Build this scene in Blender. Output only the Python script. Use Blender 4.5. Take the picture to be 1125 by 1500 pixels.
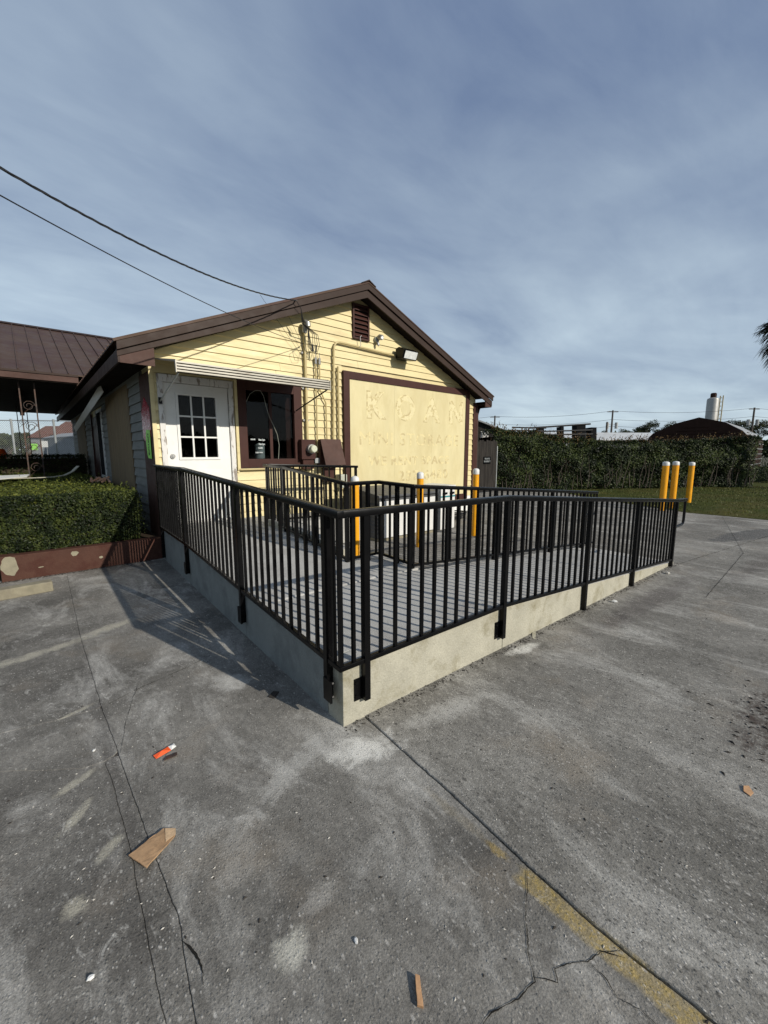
import bpy, bmesh, math, random
from mathutils import Vector, Matrix, noise
random.seed(7)
SC = bpy.context.scene
COL = SC.collection
R = math.radians
for o in list(bpy.data.objects):
    bpy.data.objects.remove(o)

# ---------------------------------------------------------------- camera
F, CX, CY, HZ, CH = 600.0, 562.5, 750.0, 663.0, 1.5
PITCH = math.atan((CY-HZ)/F)
HEAD = math.atan(700/math.hypot(F, CY-HZ))
cam_d = bpy.data.cameras.new('camera')
cam_d.sensor_fit = 'HORIZONTAL'
cam_d.sensor_width = 36
cam_d.lens = F/1125*36
cam_d.clip_start = 0.05
cam_d.clip_end = 3000
cam = bpy.data.objects.new('camera', cam_d)
COL.objects.link(cam)
cam.location = (0, 0, CH)
cam.rotation_euler = (math.pi/2-PITCH, 0, HEAD-math.pi/2)
SC.camera = cam

# ---------------------------------------------------------------- sun and sky
SUN_EL, SUN_AZ = 27.0, -76.0        # azimuth counter-clockwise from +X
sv = Vector((math.cos(R(SUN_EL))*math.cos(R(SUN_AZ)), math.cos(R(SUN_EL))*math.sin(R(SUN_AZ)), math.sin(R(SUN_EL))))
sd = bpy.data.lights.new('sun', 'SUN')
sd.energy = 5.0
sd.angle = R(0.55)
sd.color = (1.0, 0.93, 0.82)
sun = bpy.data.objects.new('sun', sd)
COL.objects.link(sun)
sun.rotation_euler = sv.to_track_quat('Z', 'Y').to_euler()
sun.location = (5, -20, 20)

world = bpy.data.worlds.new('World')
SC.world = world
world.use_nodes = True
wn, wl = world.node_tree.nodes, world.node_tree.links
wn.clear()
wo = wn.new('ShaderNodeOutputWorld')
bg = wn.new('ShaderNodeBackground')
bg.inputs['Strength'].default_value = 0.087
sky = wn.new('ShaderNodeTexSky')
sky.sky_type = 'NISHITA'
sky.sun_disc = False
sky.sun_elevation = R(SUN_EL)
sky.sun_rotation = R(90-SUN_AZ)
sky.air_density = 1.0
sky.dust_density = 0.6
sky.ozone_density = 1.6
tc = wn.new('ShaderNodeTexCoord')
sep = wn.new('ShaderNodeSeparateXYZ')
wl.new(tc.outputs['Generated'], sep.inputs[0])
def wmath(op, a, b=None, clamp=False):
    n = wn.new('ShaderNodeMath'); n.operation = op; n.use_clamp = clamp
    for i, v in enumerate((a, b)):
        if v is None: continue
        if isinstance(v, (int, float)): n.inputs[i].default_value = v
        else: wl.new(v, n.inputs[i])
    return n.outputs[0]
zz = wmath('ADD', wmath('MAXIMUM', sep.outputs[2], 0.0), 0.12)
px, py = wmath('DIVIDE', sep.outputs[0], zz), wmath('DIVIDE', sep.outputs[1], zz)
cmb = wn.new('ShaderNodeCombineXYZ')
wl.new(px, cmb.inputs[0]); wl.new(py, cmb.inputs[1])
def wnoise(scale, sc, rot, detail, dist, rough=.55):
    mp = wn.new('ShaderNodeMapping')
    mp.inputs['Scale'].default_value = sc
    mp.inputs['Rotation'].default_value = (0, 0, R(rot))
    wl.new(cmb.outputs[0], mp.inputs[0])
    n = wn.new('ShaderNodeTexNoise')
    n.inputs['Scale'].default_value = scale
    n.inputs['Detail'].default_value = detail
    n.inputs['Roughness'].default_value = rough
    n.inputs['Distortion'].default_value = dist
    wl.new(mp.outputs[0], n.inputs['Vector'])
    return n.outputs['Fac']
n1 = wnoise(0.55, (1, 1, 1), 10, 5, 0.6)
n2 = wnoise(0.9, (0.7, 1.35, 1), 55, 9, 0.7, .55)
n3 = wnoise(3.0, (0.5, 1.2, 1), 35, 8, 0.5, .6)
mixn = wmath('ADD', wmath('ADD', wmath('MULTIPLY', n1, .5), wmath('MULTIPLY', n2, .35)), wmath('MULTIPLY', n3, .15))
ramp = wn.new('ShaderNodeValToRGB')
ramp.color_ramp.elements[0].position = 0.38
ramp.color_ramp.elements[0].color = (0, 0, 0, 1)
ramp.color_ramp.elements[1].position = 0.62
ramp.color_ramp.elements[1].color = (1, 1, 1, 1)
wl.new(mixn, ramp.inputs[0])
# haze veil: cover grows towards the horizon
hz = wmath('SUBTRACT', 1.0, wmath('MULTIPLY', wmath('MAXIMUM', sep.outputs[2], 0.0), 1.9), True)
cover = wmath('ADD', wmath('MULTIPLY', ramp.outputs[0], .60), wmath('MULTIPLY', hz, .62), True)
cl = wn.new('ShaderNodeMixRGB')
cl.inputs[1].default_value = (1.75, 2.5, 4.3, 1)
cl.inputs[2].default_value = (7.4, 8.9, 10.0, 1)
wl.new(cover, cl.inputs[0])
mx = wn.new('ShaderNodeMixRGB')
mx.inputs[0].default_value = 0.8
wl.new(sky.outputs[0], mx.inputs[1])
wl.new(cl.outputs[0], mx.inputs[2])
wl.new(mx.outputs[0], bg.inputs['Color'])
wl.new(bg.outputs[0], wo.inputs[0])

SC.render.engine = 'CYCLES'
SC.view_settings.view_transform = 'Standard'
SC.view_settings.look = 'None'
SC.view_settings.gamma = 1
SC.view_settings.exposure = 0
SC.view_settings.use_curve_mapping = False

# ---------------------------------------------------------------- measuring helpers (photograph to world)
_fh = Vector((math.cos(HEAD), math.sin(HEAD), 0))
_rt = Vector((math.sin(HEAD), -math.cos(HEAD), 0))
_fw = _fh*math.cos(PITCH)-Vector((0, 0, 1))*math.sin(PITCH)
_up = _rt.cross(_fw)
CAMP = Vector((0, 0, CH))
def ray(x, y): return _fw*F+_rt*(x-CX)-_up*(y-CY)
def aty(x, y, Y): d = ray(x, y); return CAMP+d*(Y/d.y)
def atx(x, y, X): d = ray(x, y); return CAMP+d*(X/d.x)
def atd(x, y, D): d = ray(x, y); return CAMP+d*(D/d.dot(_fh))      # D = distance along the view heading

# ---------------------------------------------------------------- materials
def material(name, col, rough=.6, metal=0, var=.12, vscale=3, bump=.0, bscale=40, col2=None, mscale=2.0, mlo=.45, mhi=.6, spec=.5, stretch=(1, 1, 1), fine=0, fscale=90, coat=0):
    """base colour with soft large variation, optional second colour in patches, fine speckle and bump"""
    m = bpy.data.materials.new(name); m.use_nodes = True
    N, L = m.node_tree.nodes, m.node_tree.links
    b = N['Principled BSDF']
    b.inputs['Roughness'].default_value = rough
    b.inputs['Metallic'].default_value = metal
    b.inputs['Specular IOR Level'].default_value = spec
    if coat: b.inputs['Coat Weight'].default_value = coat
    g = N.new('ShaderNodeNewGeometry')
    mp = N.new('ShaderNodeMapping'); mp.inputs['Scale'].default_value = stretch
    L.new(g.outputs['Position'], mp.inputs[0])
    def nz(s, d=4, r=.55, dist=0):
        n = N.new('ShaderNodeTexNoise'); n.inputs['Scale'].default_value = s; n.inputs['Detail'].default_value = d
        n.inputs['Roughness'].default_value = r; n.inputs['Distortion'].default_value = dist
        L.new(mp.outputs[0], n.inputs['Vector']); return n.outputs['Fac']
    def mixc(f, a, c, mode='MIX'):
        x = N.new('ShaderNodeMixRGB'); x.blend_type = mode
        for i, v in enumerate((f, a, c)):
            if isinstance(v, (int, float)): x.inputs[i].default_value = v
            elif isinstance(v, tuple): x.inputs[i].default_value = (*v[:3], 1)
            else: L.new(v, x.inputs[i])
        return x.outputs[0]
    def mr(v, a, c, d, e):
        x = N.new('ShaderNodeMapRange'); L.new(v, x.inputs[0])
        for i, k in enumerate((a, c, d, e)): x.inputs[i+1].default_value = k
        return x.outputs[0]
    f = mr(nz(vscale, 6, .6), .3, .7, 1-var, 1+var)
    c = mixc(1, tuple(col), f, 'MULTIPLY')
    if col2 is not None:
        k = mr(nz(mscale, 8, .65, .3), mlo, mhi, 0, 1)
        c = mixc(k, c, tuple(col2))
    if fine:
        c = mixc(1, c, mr(nz(fscale, 3, .7), .25, .75, 1-fine, 1+fine), 'MULTIPLY')
    L.new(c, b.inputs['Base Color'])
    L.new(mr(nz(vscale*2.3, 5), .3, .7, max(0, rough-.08), min(1, rough+.08)), b.inputs['Roughness'])
    if bump:
        bp = N.new('ShaderNodeBump'); bp.inputs['Strength'].default_value = bump; bp.inputs['Distance'].default_value = .01
        L.new(nz(bscale, 5, .6), bp.inputs['Height']); L.new(bp.outputs[0], b.inputs['Normal'])
    m['h'] = 1
    return m

def glass_mat(name, tint=(.02, .025, .03), transp=.75):
    m = bpy.data.materials.new(name); m.use_nodes = True
    N, L = m.node_tree.nodes, m.node_tree.links
    N.clear()
    out = N.new('ShaderNodeOutputMaterial')
    t = N.new('ShaderNodeBsdfTransparent'); t.inputs[0].default_value = (transp, transp, transp, 1)
    gl = N.new('ShaderNodeBsdfGlossy'); gl.inputs['Roughness'].default_value = .03; gl.inputs[0].default_value = (.9, .9, .9, 1)
    fr = N.new('ShaderNodeFresnel'); fr.inputs[0].default_value = 1.22
    mxs = N.new('ShaderNodeMixShader')
    L.new(fr.outputs[0], mxs.inputs[0]); L.new(t.outputs[0], mxs.inputs[1]); L.new(gl.outputs[0], mxs.inputs[2])
    L.new(mxs.outputs[0], out.inputs[0])
    return m

def pavement_mat(name, base, dark, light, agg=.5, marks=True):
    """worn concrete paving: blotches, exposed aggregate, streaks, local stains and a faded yellow line"""
    m = bpy.data.materials.new(name); m.use_nodes = True
    N, L = m.node_tree.nodes, m.node_tree.links
    b = N['Principled BSDF']; b.inputs['Roughness'].default_value = .85; b.inputs['Specular IOR Level'].default_value = .15
    g = N.new('ShaderNodeNewGeometry'); pos = g.outputs['Position']
    def mapv(s=(1, 1, 1), rot=0, loc=(0, 0, 0)):
        x = N.new('ShaderNodeMapping'); x.inputs['Scale'].default_value = s; x.inputs['Rotation'].default_value = (0, 0, R(rot)); x.inputs['Location'].default_value = loc
        L.new(pos, x.inputs[0]); return x.outputs[0]
    def nz(s, d=4, r=.55, dist=0, v=None):
        n = N.new('ShaderNodeTexNoise'); n.inputs['Scale'].default_value = s; n.inputs['Detail'].default_value = d
        n.inputs['Roughness'].default_value = r; n.inputs['Distortion'].default_value = dist
        L.new(v or pos, n.inputs['Vector']); return n.outputs['Fac']
    def vor(s, v=None, rnd=1):
        n = N.new('ShaderNodeTexVoronoi'); n.inputs['Scale'].default_value = s; n.inputs['Randomness'].default_value = rnd
        L.new(v or pos, n.inputs['Vector']); return n
    def mixc(f, a, c, mode='MIX'):
        x = N.new('ShaderNodeMixRGB'); x.blend_type = mode
        for i, v in enumerate((f, a, c)):
            if isinstance(v, (int, float)): x.inputs[i].default_value = v
            elif isinstance(v, tuple): x.inputs[i].default_value = (*v[:3], 1)
            else: L.new(v, x.inputs[i])
        return x.outputs[0]
    def mr(v, a, c, d, e):
        x = N.new('ShaderNodeMapRange'); L.new(v, x.inputs[0])
        for i, k in enumerate((a, c, d, e)): x.inputs[i+1].default_value = k
        return x.outputs[0]
    def mt(op, a, c=None):
        x = N.new('ShaderNodeMath'); x.operation = op
        for i, v in enumerate((a, c)):
            if v is None: continue
            if isinstance(v, (int, float)): x.inputs[i].default_value = v
            else: L.new(v, x.inputs[i])
        return x.outputs[0]
    c = mixc(mr(nz(.9, 8, .62, .4), .40, .60, 0, 1), tuple(base), tuple(dark))
    c = mixc(mr(nz(5.5, 8, .7, .5, mapv((1, .6, 1), 30)), .42, .62, .0, .5), c, tuple(q*.62 for q in base))
    c = mixc(mr(nz(2.6, 9, .7, .6, mapv((1, .45, 1), 35)), .50, .68, 0, .75), c, tuple(light))
    c = mixc(1, c, mr(nz(14, 6, .7), .25, .75, .8, 1.2), 'MULTIPLY')
    c = mixc(1, c, mr(nz(48, 5, .8, .4, mapv((1, .5, 1), 22)), .3, .7, .72, 1.28), 'MULTIPLY')
    # warm grime
    c = mixc(mr(nz(1.7, 7, .6, 0, mapv((1, 1, 1), 0, (5, 3, 0))), .55, .72, 0, .45), c, (base[0]*1.05, base[1]*.93, base[2]*.8))
    if marks:
        s = N.new('ShaderNodeSeparateXYZ'); L.new(pos, s.inputs[0])
        flake = mt('ADD', mt('MULTIPLY', nz(17, 10, .75, .7, mapv((1, .7, 1), 20)), .6), mt('MULTIPLY', nz(85, 6, .8), .4))
        def spot(x, y, rx, ry, rot, col, amt, rough=.5, sc=9, solid=False):
            cr, sr = math.cos(R(rot)), math.sin(R(rot))
            dx, dy = mt('SUBTRACT', s.outputs[0], x), mt('SUBTRACT', s.outputs[1], y)
            u = mt('DIVIDE', mt('ADD', mt('MULTIPLY', dx, cr), mt('MULTIPLY', dy, sr)), rx)
            w = mt('DIVIDE', mt('SUBTRACT', mt('MULTIPLY', dy, cr), mt('MULTIPLY', dx, sr)), ry)
            r2 = mt('ADD', mt('MULTIPLY', u, u), mt('MULTIPLY', w, w))
            e = mt('ADD', r2, mt('MULTIPLY', mt('SUBTRACT', nz(sc, 8, .7, .5), .5), rough*6))
            if solid: return mixc(mr(e, 1.05, .8, 0, amt), c, tuple(col))
            k1 = mr(e, 1.3, -.1, 0, 1)
            k2 = mr(mt('ADD', flake, mt('MULTIPLY', k1, .36)), .56, .74, 0, 1)
            return mixc(mt('MULTIPLY', mt('MULTIPLY', k1, k2), amt), c, tuple(col))
        W = (.42, .41, .38)
        c = spot(1.17, 1.50, .24, .12, -15, (.55, .54, .50), 1.0, .6)
        c = spot(1.02, 1.72, .05, .22, 10, W, .35)
        c = spot(1.75, 1.42, .36, .10, -10, W, .7)
        c = spot(2.75, 1.54, .20, .07, -10, (.55, .54, .50), 1)
        c = spot(.82, 1.62, .36, .075, 24, W, .5, .9)
        c = spot(.46, 1.38, .16, .09, 60, W, .22, .9)
        c = spot(.36, 1.12, .10, .05, 70, W, .15, .6)
        c = spot(.88, 2.55, .12, .16, 20, W, .85)
        c = spot(.62, 1.30, .05, .35, 12, W, .1, .9)
        c = spot(.62, 1.05, .08, .05, 0, W, .4)
        c = spot(.78, 1.02, .03, .03, 0, W, .3)
        c = spot(.47, .98, .07, .06, 0, (.40, .39, .34), .9)
        for q in ((.02, 1.98, .10, .03, 50), (.10, 1.72, .07, .03, 40), (-.02, 1.55, .05, .05, 0), (.03, 2.2, .10, .03, 30), (.1, 2.85, .12, .02, 20), (-.1, 3.9, .5, .07, 15), (.4, 4.1, .3, .08, 20)):
            c = spot(*q, (.34, .32, .26), .85, .5, 14)
        c = spot(3.05, .0, .62, .36, 0, (.050, .036, .030), .9, .7, 10)
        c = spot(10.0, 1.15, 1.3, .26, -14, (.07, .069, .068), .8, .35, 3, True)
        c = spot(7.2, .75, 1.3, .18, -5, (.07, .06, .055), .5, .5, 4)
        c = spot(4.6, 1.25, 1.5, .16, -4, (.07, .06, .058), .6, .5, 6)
        c = spot(.18, 2.9, .05, 1.6, 0, (.07, .065, .06), .5, .5, 9)
        c = spot(2.9, 3.1, .4, .5, 0, (.12, .08, .06), .3, .5, 6)
        # yellow line along the joint
        wob = mt('MULTIPLY', mt('SUBTRACT', nz(9, 5), .5), .03)
        xx = mt('ADD', s.outputs[0], wob)
        band = mt('MULTIPLY', mr(xx, 1.160, 1.178, 0, 1), mr(xx, 1.246, 1.232, 0, 1))
        fade = mr(s.outputs[1], .66, .60, .0, 1.0)
        wear = mr(nz(38, 8, .75, .3), .40, .56, 0, 1)
        wear2 = mr(mt('ADD', nz(8, 6, .6), mt('MULTIPLY', fade, .6)), .62, .86, 0, 1)
        ym = mt('MULTIPLY', mt('MULTIPLY', band, mt('MAXIMUM', mt('MULTIPLY', wear, .8), .45)), wear2)
        c = mixc(mt('MULTIPLY', ym, mr(s.outputs[1], .82, .62, .10, .85)), c, (.36, .26, .075))
        c = spot(1.215, .74, .022, .06, 0, (.27, .20, .08), .8, .4, 16)
        c = spot(1.22, .98, .03, .22, 0, (.17, .145, .10), .5, .5, 12)
    # flaky pale scaling, then aggregate: pale and dark stones of mixed size
    fl = mr(nz(19, 11, .8, .8, mapv((1, .55, 1), 28)), .555, .68, 0, 1)
    c = mixc(mt('MULTIPLY', fl, mr(nz(1.3, 5, .6, 0, mapv((1, 1, 1), 0, (9, 2, 0))), .42, .62, .05, .75)), c, tuple(min(1, q*1.25) for q in light))
    am = mr(nz(1.1, 5), .36, .6, .35, 1)
    st = None
    for sc_, lo, dk, a_ in ((105, .50, .62, 1.0), (62, .70, .74, 1.0), (34, .91, .95, .8)) if agg > 1 else ((105, .60, .62, .8), (62, .84, .80, .9), (34, .96, .97, .6)):
        v1 = vor(sc_, mapv((1, .62, 1), 22)); k = mr(v1.outputs['Distance'], .16, .36, 1, 0)
        st = k if st is None else st
        q = N.new('ShaderNodeSeparateColor'); L.new(v1.outputs['Color'], q.inputs[0])
        tone = mixc(q.outputs[2], (.24, .23, .21), (.52, .50, .46))
        c = mixc(mt('MULTIPLY', mt('MULTIPLY', k, mr(q.outputs[0], lo, lo+.06, 0, 1)), mt('MULTIPLY', am, min(1, agg*a_))), c, tone)
        c = mixc(mt('MULTIPLY', mt('MULTIPLY', k, mr(q.outputs[1], dk, dk+.05, 0, 1)), min(.8, max(.12, agg*1.3-.85))), c, (.030, .029, .028))
    c = mixc(1, c, mr(nz(150, 5, .85), .30, .70, .50, 1.5), 'MULTIPLY')
    L.new(c, b.inputs['Base Color'])
    h = mt('ADD', mt('MULTIPLY', nz(70, 6, .7), .6), mt('MULTIPLY', st, .28))
    h = mt('ADD', h, mt('MULTIPLY', nz(6, 6, .6), .9))
    h = mt('ADD', h, mt('MULTIPLY', nz(160, 3, .7), .35))
    bp = N.new('ShaderNodeBump'); bp.inputs['Strength'].default_value = .75; bp.inputs['Distance'].default_value = .006
    L.new(h, bp.inputs['Height']); L.new(bp.outputs[0], b.inputs['Normal'])
    return m

def leaf_mat(name, a, b2, hi, scale=6, topz=None, topcol=None):
    m = bpy.data.materials.new(name); m.use_nodes = True
    N, L = m.node_tree.nodes, m.node_tree.links
    b = N['Principled BSDF']; b.inputs['Roughness'].default_value = .5; b.inputs['Specular IOR Level'].default_value = .16
    g = N.new('ShaderNodeNewGeometry')
    n = N.new('ShaderNodeTexNoise'); n.inputs['Scale'].default_value = scale; n.inputs['Detail'].default_value = 3
    L.new(g.outputs['Position'], n.inputs['Vector'])
    r = N.new('ShaderNodeValToRGB')
    e = r.color_ramp.elements
    e[0].position = .3; e[0].color = (*a, 1); e[1].position = .72; e[1].color = (*hi, 1)
    k = e.new(.5); k.color = (*b2, 1)
    add = N.new('ShaderNodeMath'); add.operation = 'ADD'
    sc = N.new('ShaderNodeMath'); sc.operation = 'MULTIPLY_ADD'; sc.inputs[1].default_value = .36; sc.inputs[2].default_value = -.18
    L.new(g.outputs['Random Per Island'], sc.inputs[0])
    L.new(n.outputs['Fac'], add.inputs[0]); L.new(sc.outputs[0], add.inputs[1]); L.new(add.outputs[0], r.inputs[0])
    L.new(r.outputs[0], b.inputs['Base Color'])
    return m

M = {}
M['pave'] = pavement_mat('worn_concrete', (.208, .198, .178), (.086, .081, .073), (.42, .41, .38), .75)
M['pave_right'] = pavement_mat('coarse_concrete', (.222, .212, .190), (.122, .116, .103), (.38, .37, .34), 1.15)
M['dirt'] = material('joint_dirt', (.018, .017, .015), .95, spec=0.05, bump=.5, bscale=80)
M['filler'] = material('joint_filler', (.060, .056, .050), .95, spec=.05, bump=.6, bscale=60, var=.3, vscale=20, fine=.3)
M['yardground'] = material('yard_ground', (.11, .105, .09), .95, spec=0.1, bump=.4, bscale=20, var=.25, col2=(.07, .075, .04))
M['curb_shaded'] = material('shaded_grey_concrete', (.20, .215, .205), .85, spec=0.2, var=.12, vscale=3, bump=.4, bscale=60, fine=.1, col2=(.15, .16, .155), mscale=3)  # same concrete without cream stain; left face's shade painted in as darker grey
M['deck'] = material('broomed_concrete', (.36, .355, .335), .8, var=.12, vscale=4, bump=.35, bscale=160, fine=.22, fscale=170, col2=(.26, .25, .235), mscale=2.5, mlo=.5, mhi=.72)
M['curb'] = material('formed_concrete', (.35, .335, .27), .8, spec=0.2, var=.14, vscale=5, bump=.5, bscale=70, fine=.14, fscale=90, col2=(.20, .18, .115), mscale=4.5, mlo=.52, mhi=.74)
M['black'] = material('black_powder_coat', (.0016, .0016, .002), .30, var=.1, bump=.04, bscale=200, spec=.2)
M['yellow_side'] = material('yellow_clapboard', (.57, .485, .255), .55, var=.08, vscale=4, bump=.12, bscale=60, col2=(.44, .35, .17), mscale=3.5, mlo=.52, mhi=.74, stretch=(.35, 1, 2))
M['grey_side'] = material('grey_clapboard', (.185, .19, .175), .7, spec=0.2, var=.12, vscale=4, bump=.15, bscale=50, col2=(.15, .16, .15), mscale=5, mlo=.5, mhi=.7, stretch=(1, .4, 2))
M['brown'] = material('brown_paint', (.047, .020, .016), .5, spec=0.15, var=.12, vscale=5, bump=.1, bscale=60)
M['brown_light'] = material('faded_brown_paint', (.072, .040, .032), .6, spec=0.15, var=.12, vscale=5, bump=.1, bscale=60, col2=(.055, .03, .024))
M['red'] = material('red_film', (.30, .012, .03), .25, var=.25, vscale=14, bump=.3, bscale=18)
M['roof'] = material('brown_metal_roof', (.066, .042, .030), .5, spec=0.12, metal=.1, var=.08, vscale=2, bump=.05, bscale=20, col2=(.056, .032, .026), mscale=1.5)
M['rooftrim'] = material('brown_roof_trim', (.036, .023, .018), .5, spec=0.12, metal=.0, var=.1, vscale=3)
M['soffit'] = material('dark_soffit', (.016, .012, .010), .8, spec=0.1, var=.1)
M['white'] = material('white_paint', (.64, .64, .61), .5, var=.05, vscale=4, bump=.06, bscale=40, col2=(.55, .54, .50), mscale=6, mlo=.6, mhi=.75)
M['white_worn'] = material('peeling_white_paint', (.58, .57, .54), .6, var=.1, vscale=6, bump=.3, bscale=30, col2=(.22, .19, .16), mscale=16, mlo=.54, mhi=.6, stretch=(1, 1, .25))
M['awning'] = material('ribbed_aluminium', (.36, .34, .285), .5, metal=.2, var=.12, vscale=6, bump=.1, bscale=30, col2=(.20, .165, .12), mscale=9, mlo=.58, mhi=.75, stretch=(.3, 1, 1))
M['sign'] = material('painted_sign_panel', (.55, .485, .275), .65, var=.06, vscale=3, bump=.12, bscale=30, col2=(.48, .41, .215), mscale=2.2, mlo=.42, mhi=.68, stretch=(1.4, 1, .5))
M['ghost'] = material('ghost_lettering', (.385, .31, .155), .7, var=.10, vscale=14, bump=.1, bscale=30, col2=(.60, .53, .29), mscale=7, mlo=.46, mhi=.54)
M['ghost3'] = material('pale_ghost_lettering', (.58, .515, .30), .7, var=.04, vscale=14, bump=.1, bscale=30, col2=(.43, .35, .17), mscale=9, mlo=.52, mhi=.60)
M['ghost2'] = material('faint_ghost_lettering', (.425, .35, .185), .7, var=.08, vscale=14, bump=.1, bscale=30, col2=(.59, .51, .27), mscale=7, mlo=.45, mhi=.54)
M['plywood'] = material('weathered_plywood', (.20, .15, .085), .8, spec=0.15, var=.2, vscale=7, bump=.25, bscale=30, col2=(.15, .115, .075), mscale=4, mlo=.45, mhi=.62, stretch=(1, 5, .35))
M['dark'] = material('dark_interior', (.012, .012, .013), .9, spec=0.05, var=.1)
M['glass'] = glass_mat('window_glass', transp=.62)
M['conduit'] = material('painted_conduit', (.42, .34, .16), .45, var=.1, vscale=10, bump=.1)
M['grey_metal'] = material('grey_metal', (.30, .30, .29), .4, metal=.5, var=.12, vscale=12)
M['grey_plastic'] = material('grey_plastic', (.36, .37, .31), .5, var=.06)
M['cable'] = material('black_cable', (.01, .01, .011), .5)
M['paint_yellow'] = material('bollard_yellow', (.70, .31, .006), .35, var=.07, vscale=6, bump=.05, col2=(.62, .27, .01), mscale=11, mlo=.56, mhi=.68, fine=.1)
M['cap'] = material('white_cap', (.56, .56, .54), .45, var=.06, vscale=12, col2=(.45, .44, .42), mscale=18, mlo=.6, mhi=.8)
M['planter'] = material('peeling_brown_masonry', (.066, .031, .022), .7, spec=0.15, var=.14, vscale=5, bump=.4, bscale=45, col2=(.055, .022, .016), mscale=6, fine=.2)
M['bare'] = material('bare_cement', (.22, .20, .14), .85, var=.15, vscale=14, bump=.4, bscale=50)
M['stop'] = material('wheel_stop_concrete', (.20, .18, .125), .9, var=.2, vscale=9, bump=.8, bscale=40, col2=(.16, .14, .10), mscale=7, mlo=.5, mhi=.65)
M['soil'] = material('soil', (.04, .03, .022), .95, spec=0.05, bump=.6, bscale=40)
M['grassbase'] = material('grass_soil', (.040, .048, .013), .95, spec=0.05, var=.3, vscale=1.2, bump=.5, bscale=60, col2=(.060, .056, .018), mscale=.8)
M['wood_dark'] = material('weathered_fence_wood', (.030, .027, .024), .85, spec=0.1, var=.25, vscale=8, bump=.4, bscale=40, col2=(.018, .016, .015), mscale=6, stretch=(1, 1, .15))
M['bark'] = material('bark', (.07, .055, .042), .9, bump=.6, bscale=25, var=.2)
M['rust'] = material('rusty_iron', (.06, .03, .018), .7, var=.3, vscale=20, col2=(.02, .016, .014), mscale=9)
M['galv'] = material('galvanised_steel', (.33, .35, .35), .45, metal=.5, var=.12)
M['cardboard'] = material('cardboard', (.36, .225, .12), .8, var=.12, vscale=20, bump=.2, bscale=60, col2=(.26, .16, .085), mscale=14)
M['orange'] = material('orange_wrapper', (.75, .10, .02), .35, var=.1)
M['pebble'] = material('pebble_stone', (.40, .38, .34), .8, var=.35, vscale=30)
M['leafdead'] = material('dead_leaf', (.42, .24, .12), .7, var=.25, vscale=50)
M['debris'] = material('dark_debris', (.02, .016, .012), .9, var=.3, vscale=30)
M['green_tag'] = material('lime_tape', (.30, .72, .10), .5, var=.1, vscale=20)
M['ink'] = material('dark_ink', (.01, .04, .01), .6)
M['whiteink'] = material('white_lettering', (.42, .45, .45), .5)
M['water_jug'] = material('pale_blue_plastic', (.45, .60, .62), .35, var=.1, vscale=8)
M['barn'] = material('brown_corrugated_barn', (.030, .015, .011), .7, spec=0.1, metal=.0, var=.2, vscale=2)
M['lightroof'] = material('pale_metal_roof', (.50, .51, .50), .5, metal=.2, var=.12, vscale=.6)
M['greyroof'] = material('grey_shingle', (.22, .23, .24), .8, var=.15, vscale=1, bump=.2, bscale=4)
M['houseroof'] = material('brown_shingle', (.13, .06, .045), .8, spec=0.1, var=.15, vscale=2)
M['housewall'] = material('grey_wall', (.20, .21, .22), .8, var=.15)
M['silo'] = material('silo_steel', (.30, .30, .285), .45, metal=.3, var=.1, vscale=.4)
M['pole'] = material('pole_wood', (.06, .05, .042), .9, var=.2)
M['gauge'] = material('meter_face', (.50, .52, .40), .3, var=.2, vscale=60)
M['cyan'] = material('teal_enamel', (.03, .20, .22), .3)
M['lid_side_shade'] = material('grey_lid_side_shade', (.08, .083, .088), .5, metal=.3, var=.1, vscale=6)
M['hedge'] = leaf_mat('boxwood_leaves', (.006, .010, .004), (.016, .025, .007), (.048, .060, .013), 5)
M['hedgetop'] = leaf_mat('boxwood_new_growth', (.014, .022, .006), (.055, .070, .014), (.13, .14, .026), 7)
M['vine'] = leaf_mat('vine_leaves', (.004, .008, .003), (.016, .027, .007), (.058, .075, .020), 1.6)
M['vinered'] = leaf_mat('vine_dry_tips', (.05, .035, .012), (.09, .05, .02), (.13, .09, .03), 2)
M['tree'] = leaf_mat('tree_leaves', (.014, .020, .009), (.035, .045, .016), (.065, .075, .026), .25)
M['palm'] = leaf_mat('palm_leaves', (.012, .014, .009), (.028, .034, .018), (.07, .075, .05), 3)
M['grass'] = leaf_mat('grass_blades', (.022, .034, .006), (.058, .076, .012), (.125, .120, .026), .9)

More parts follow.
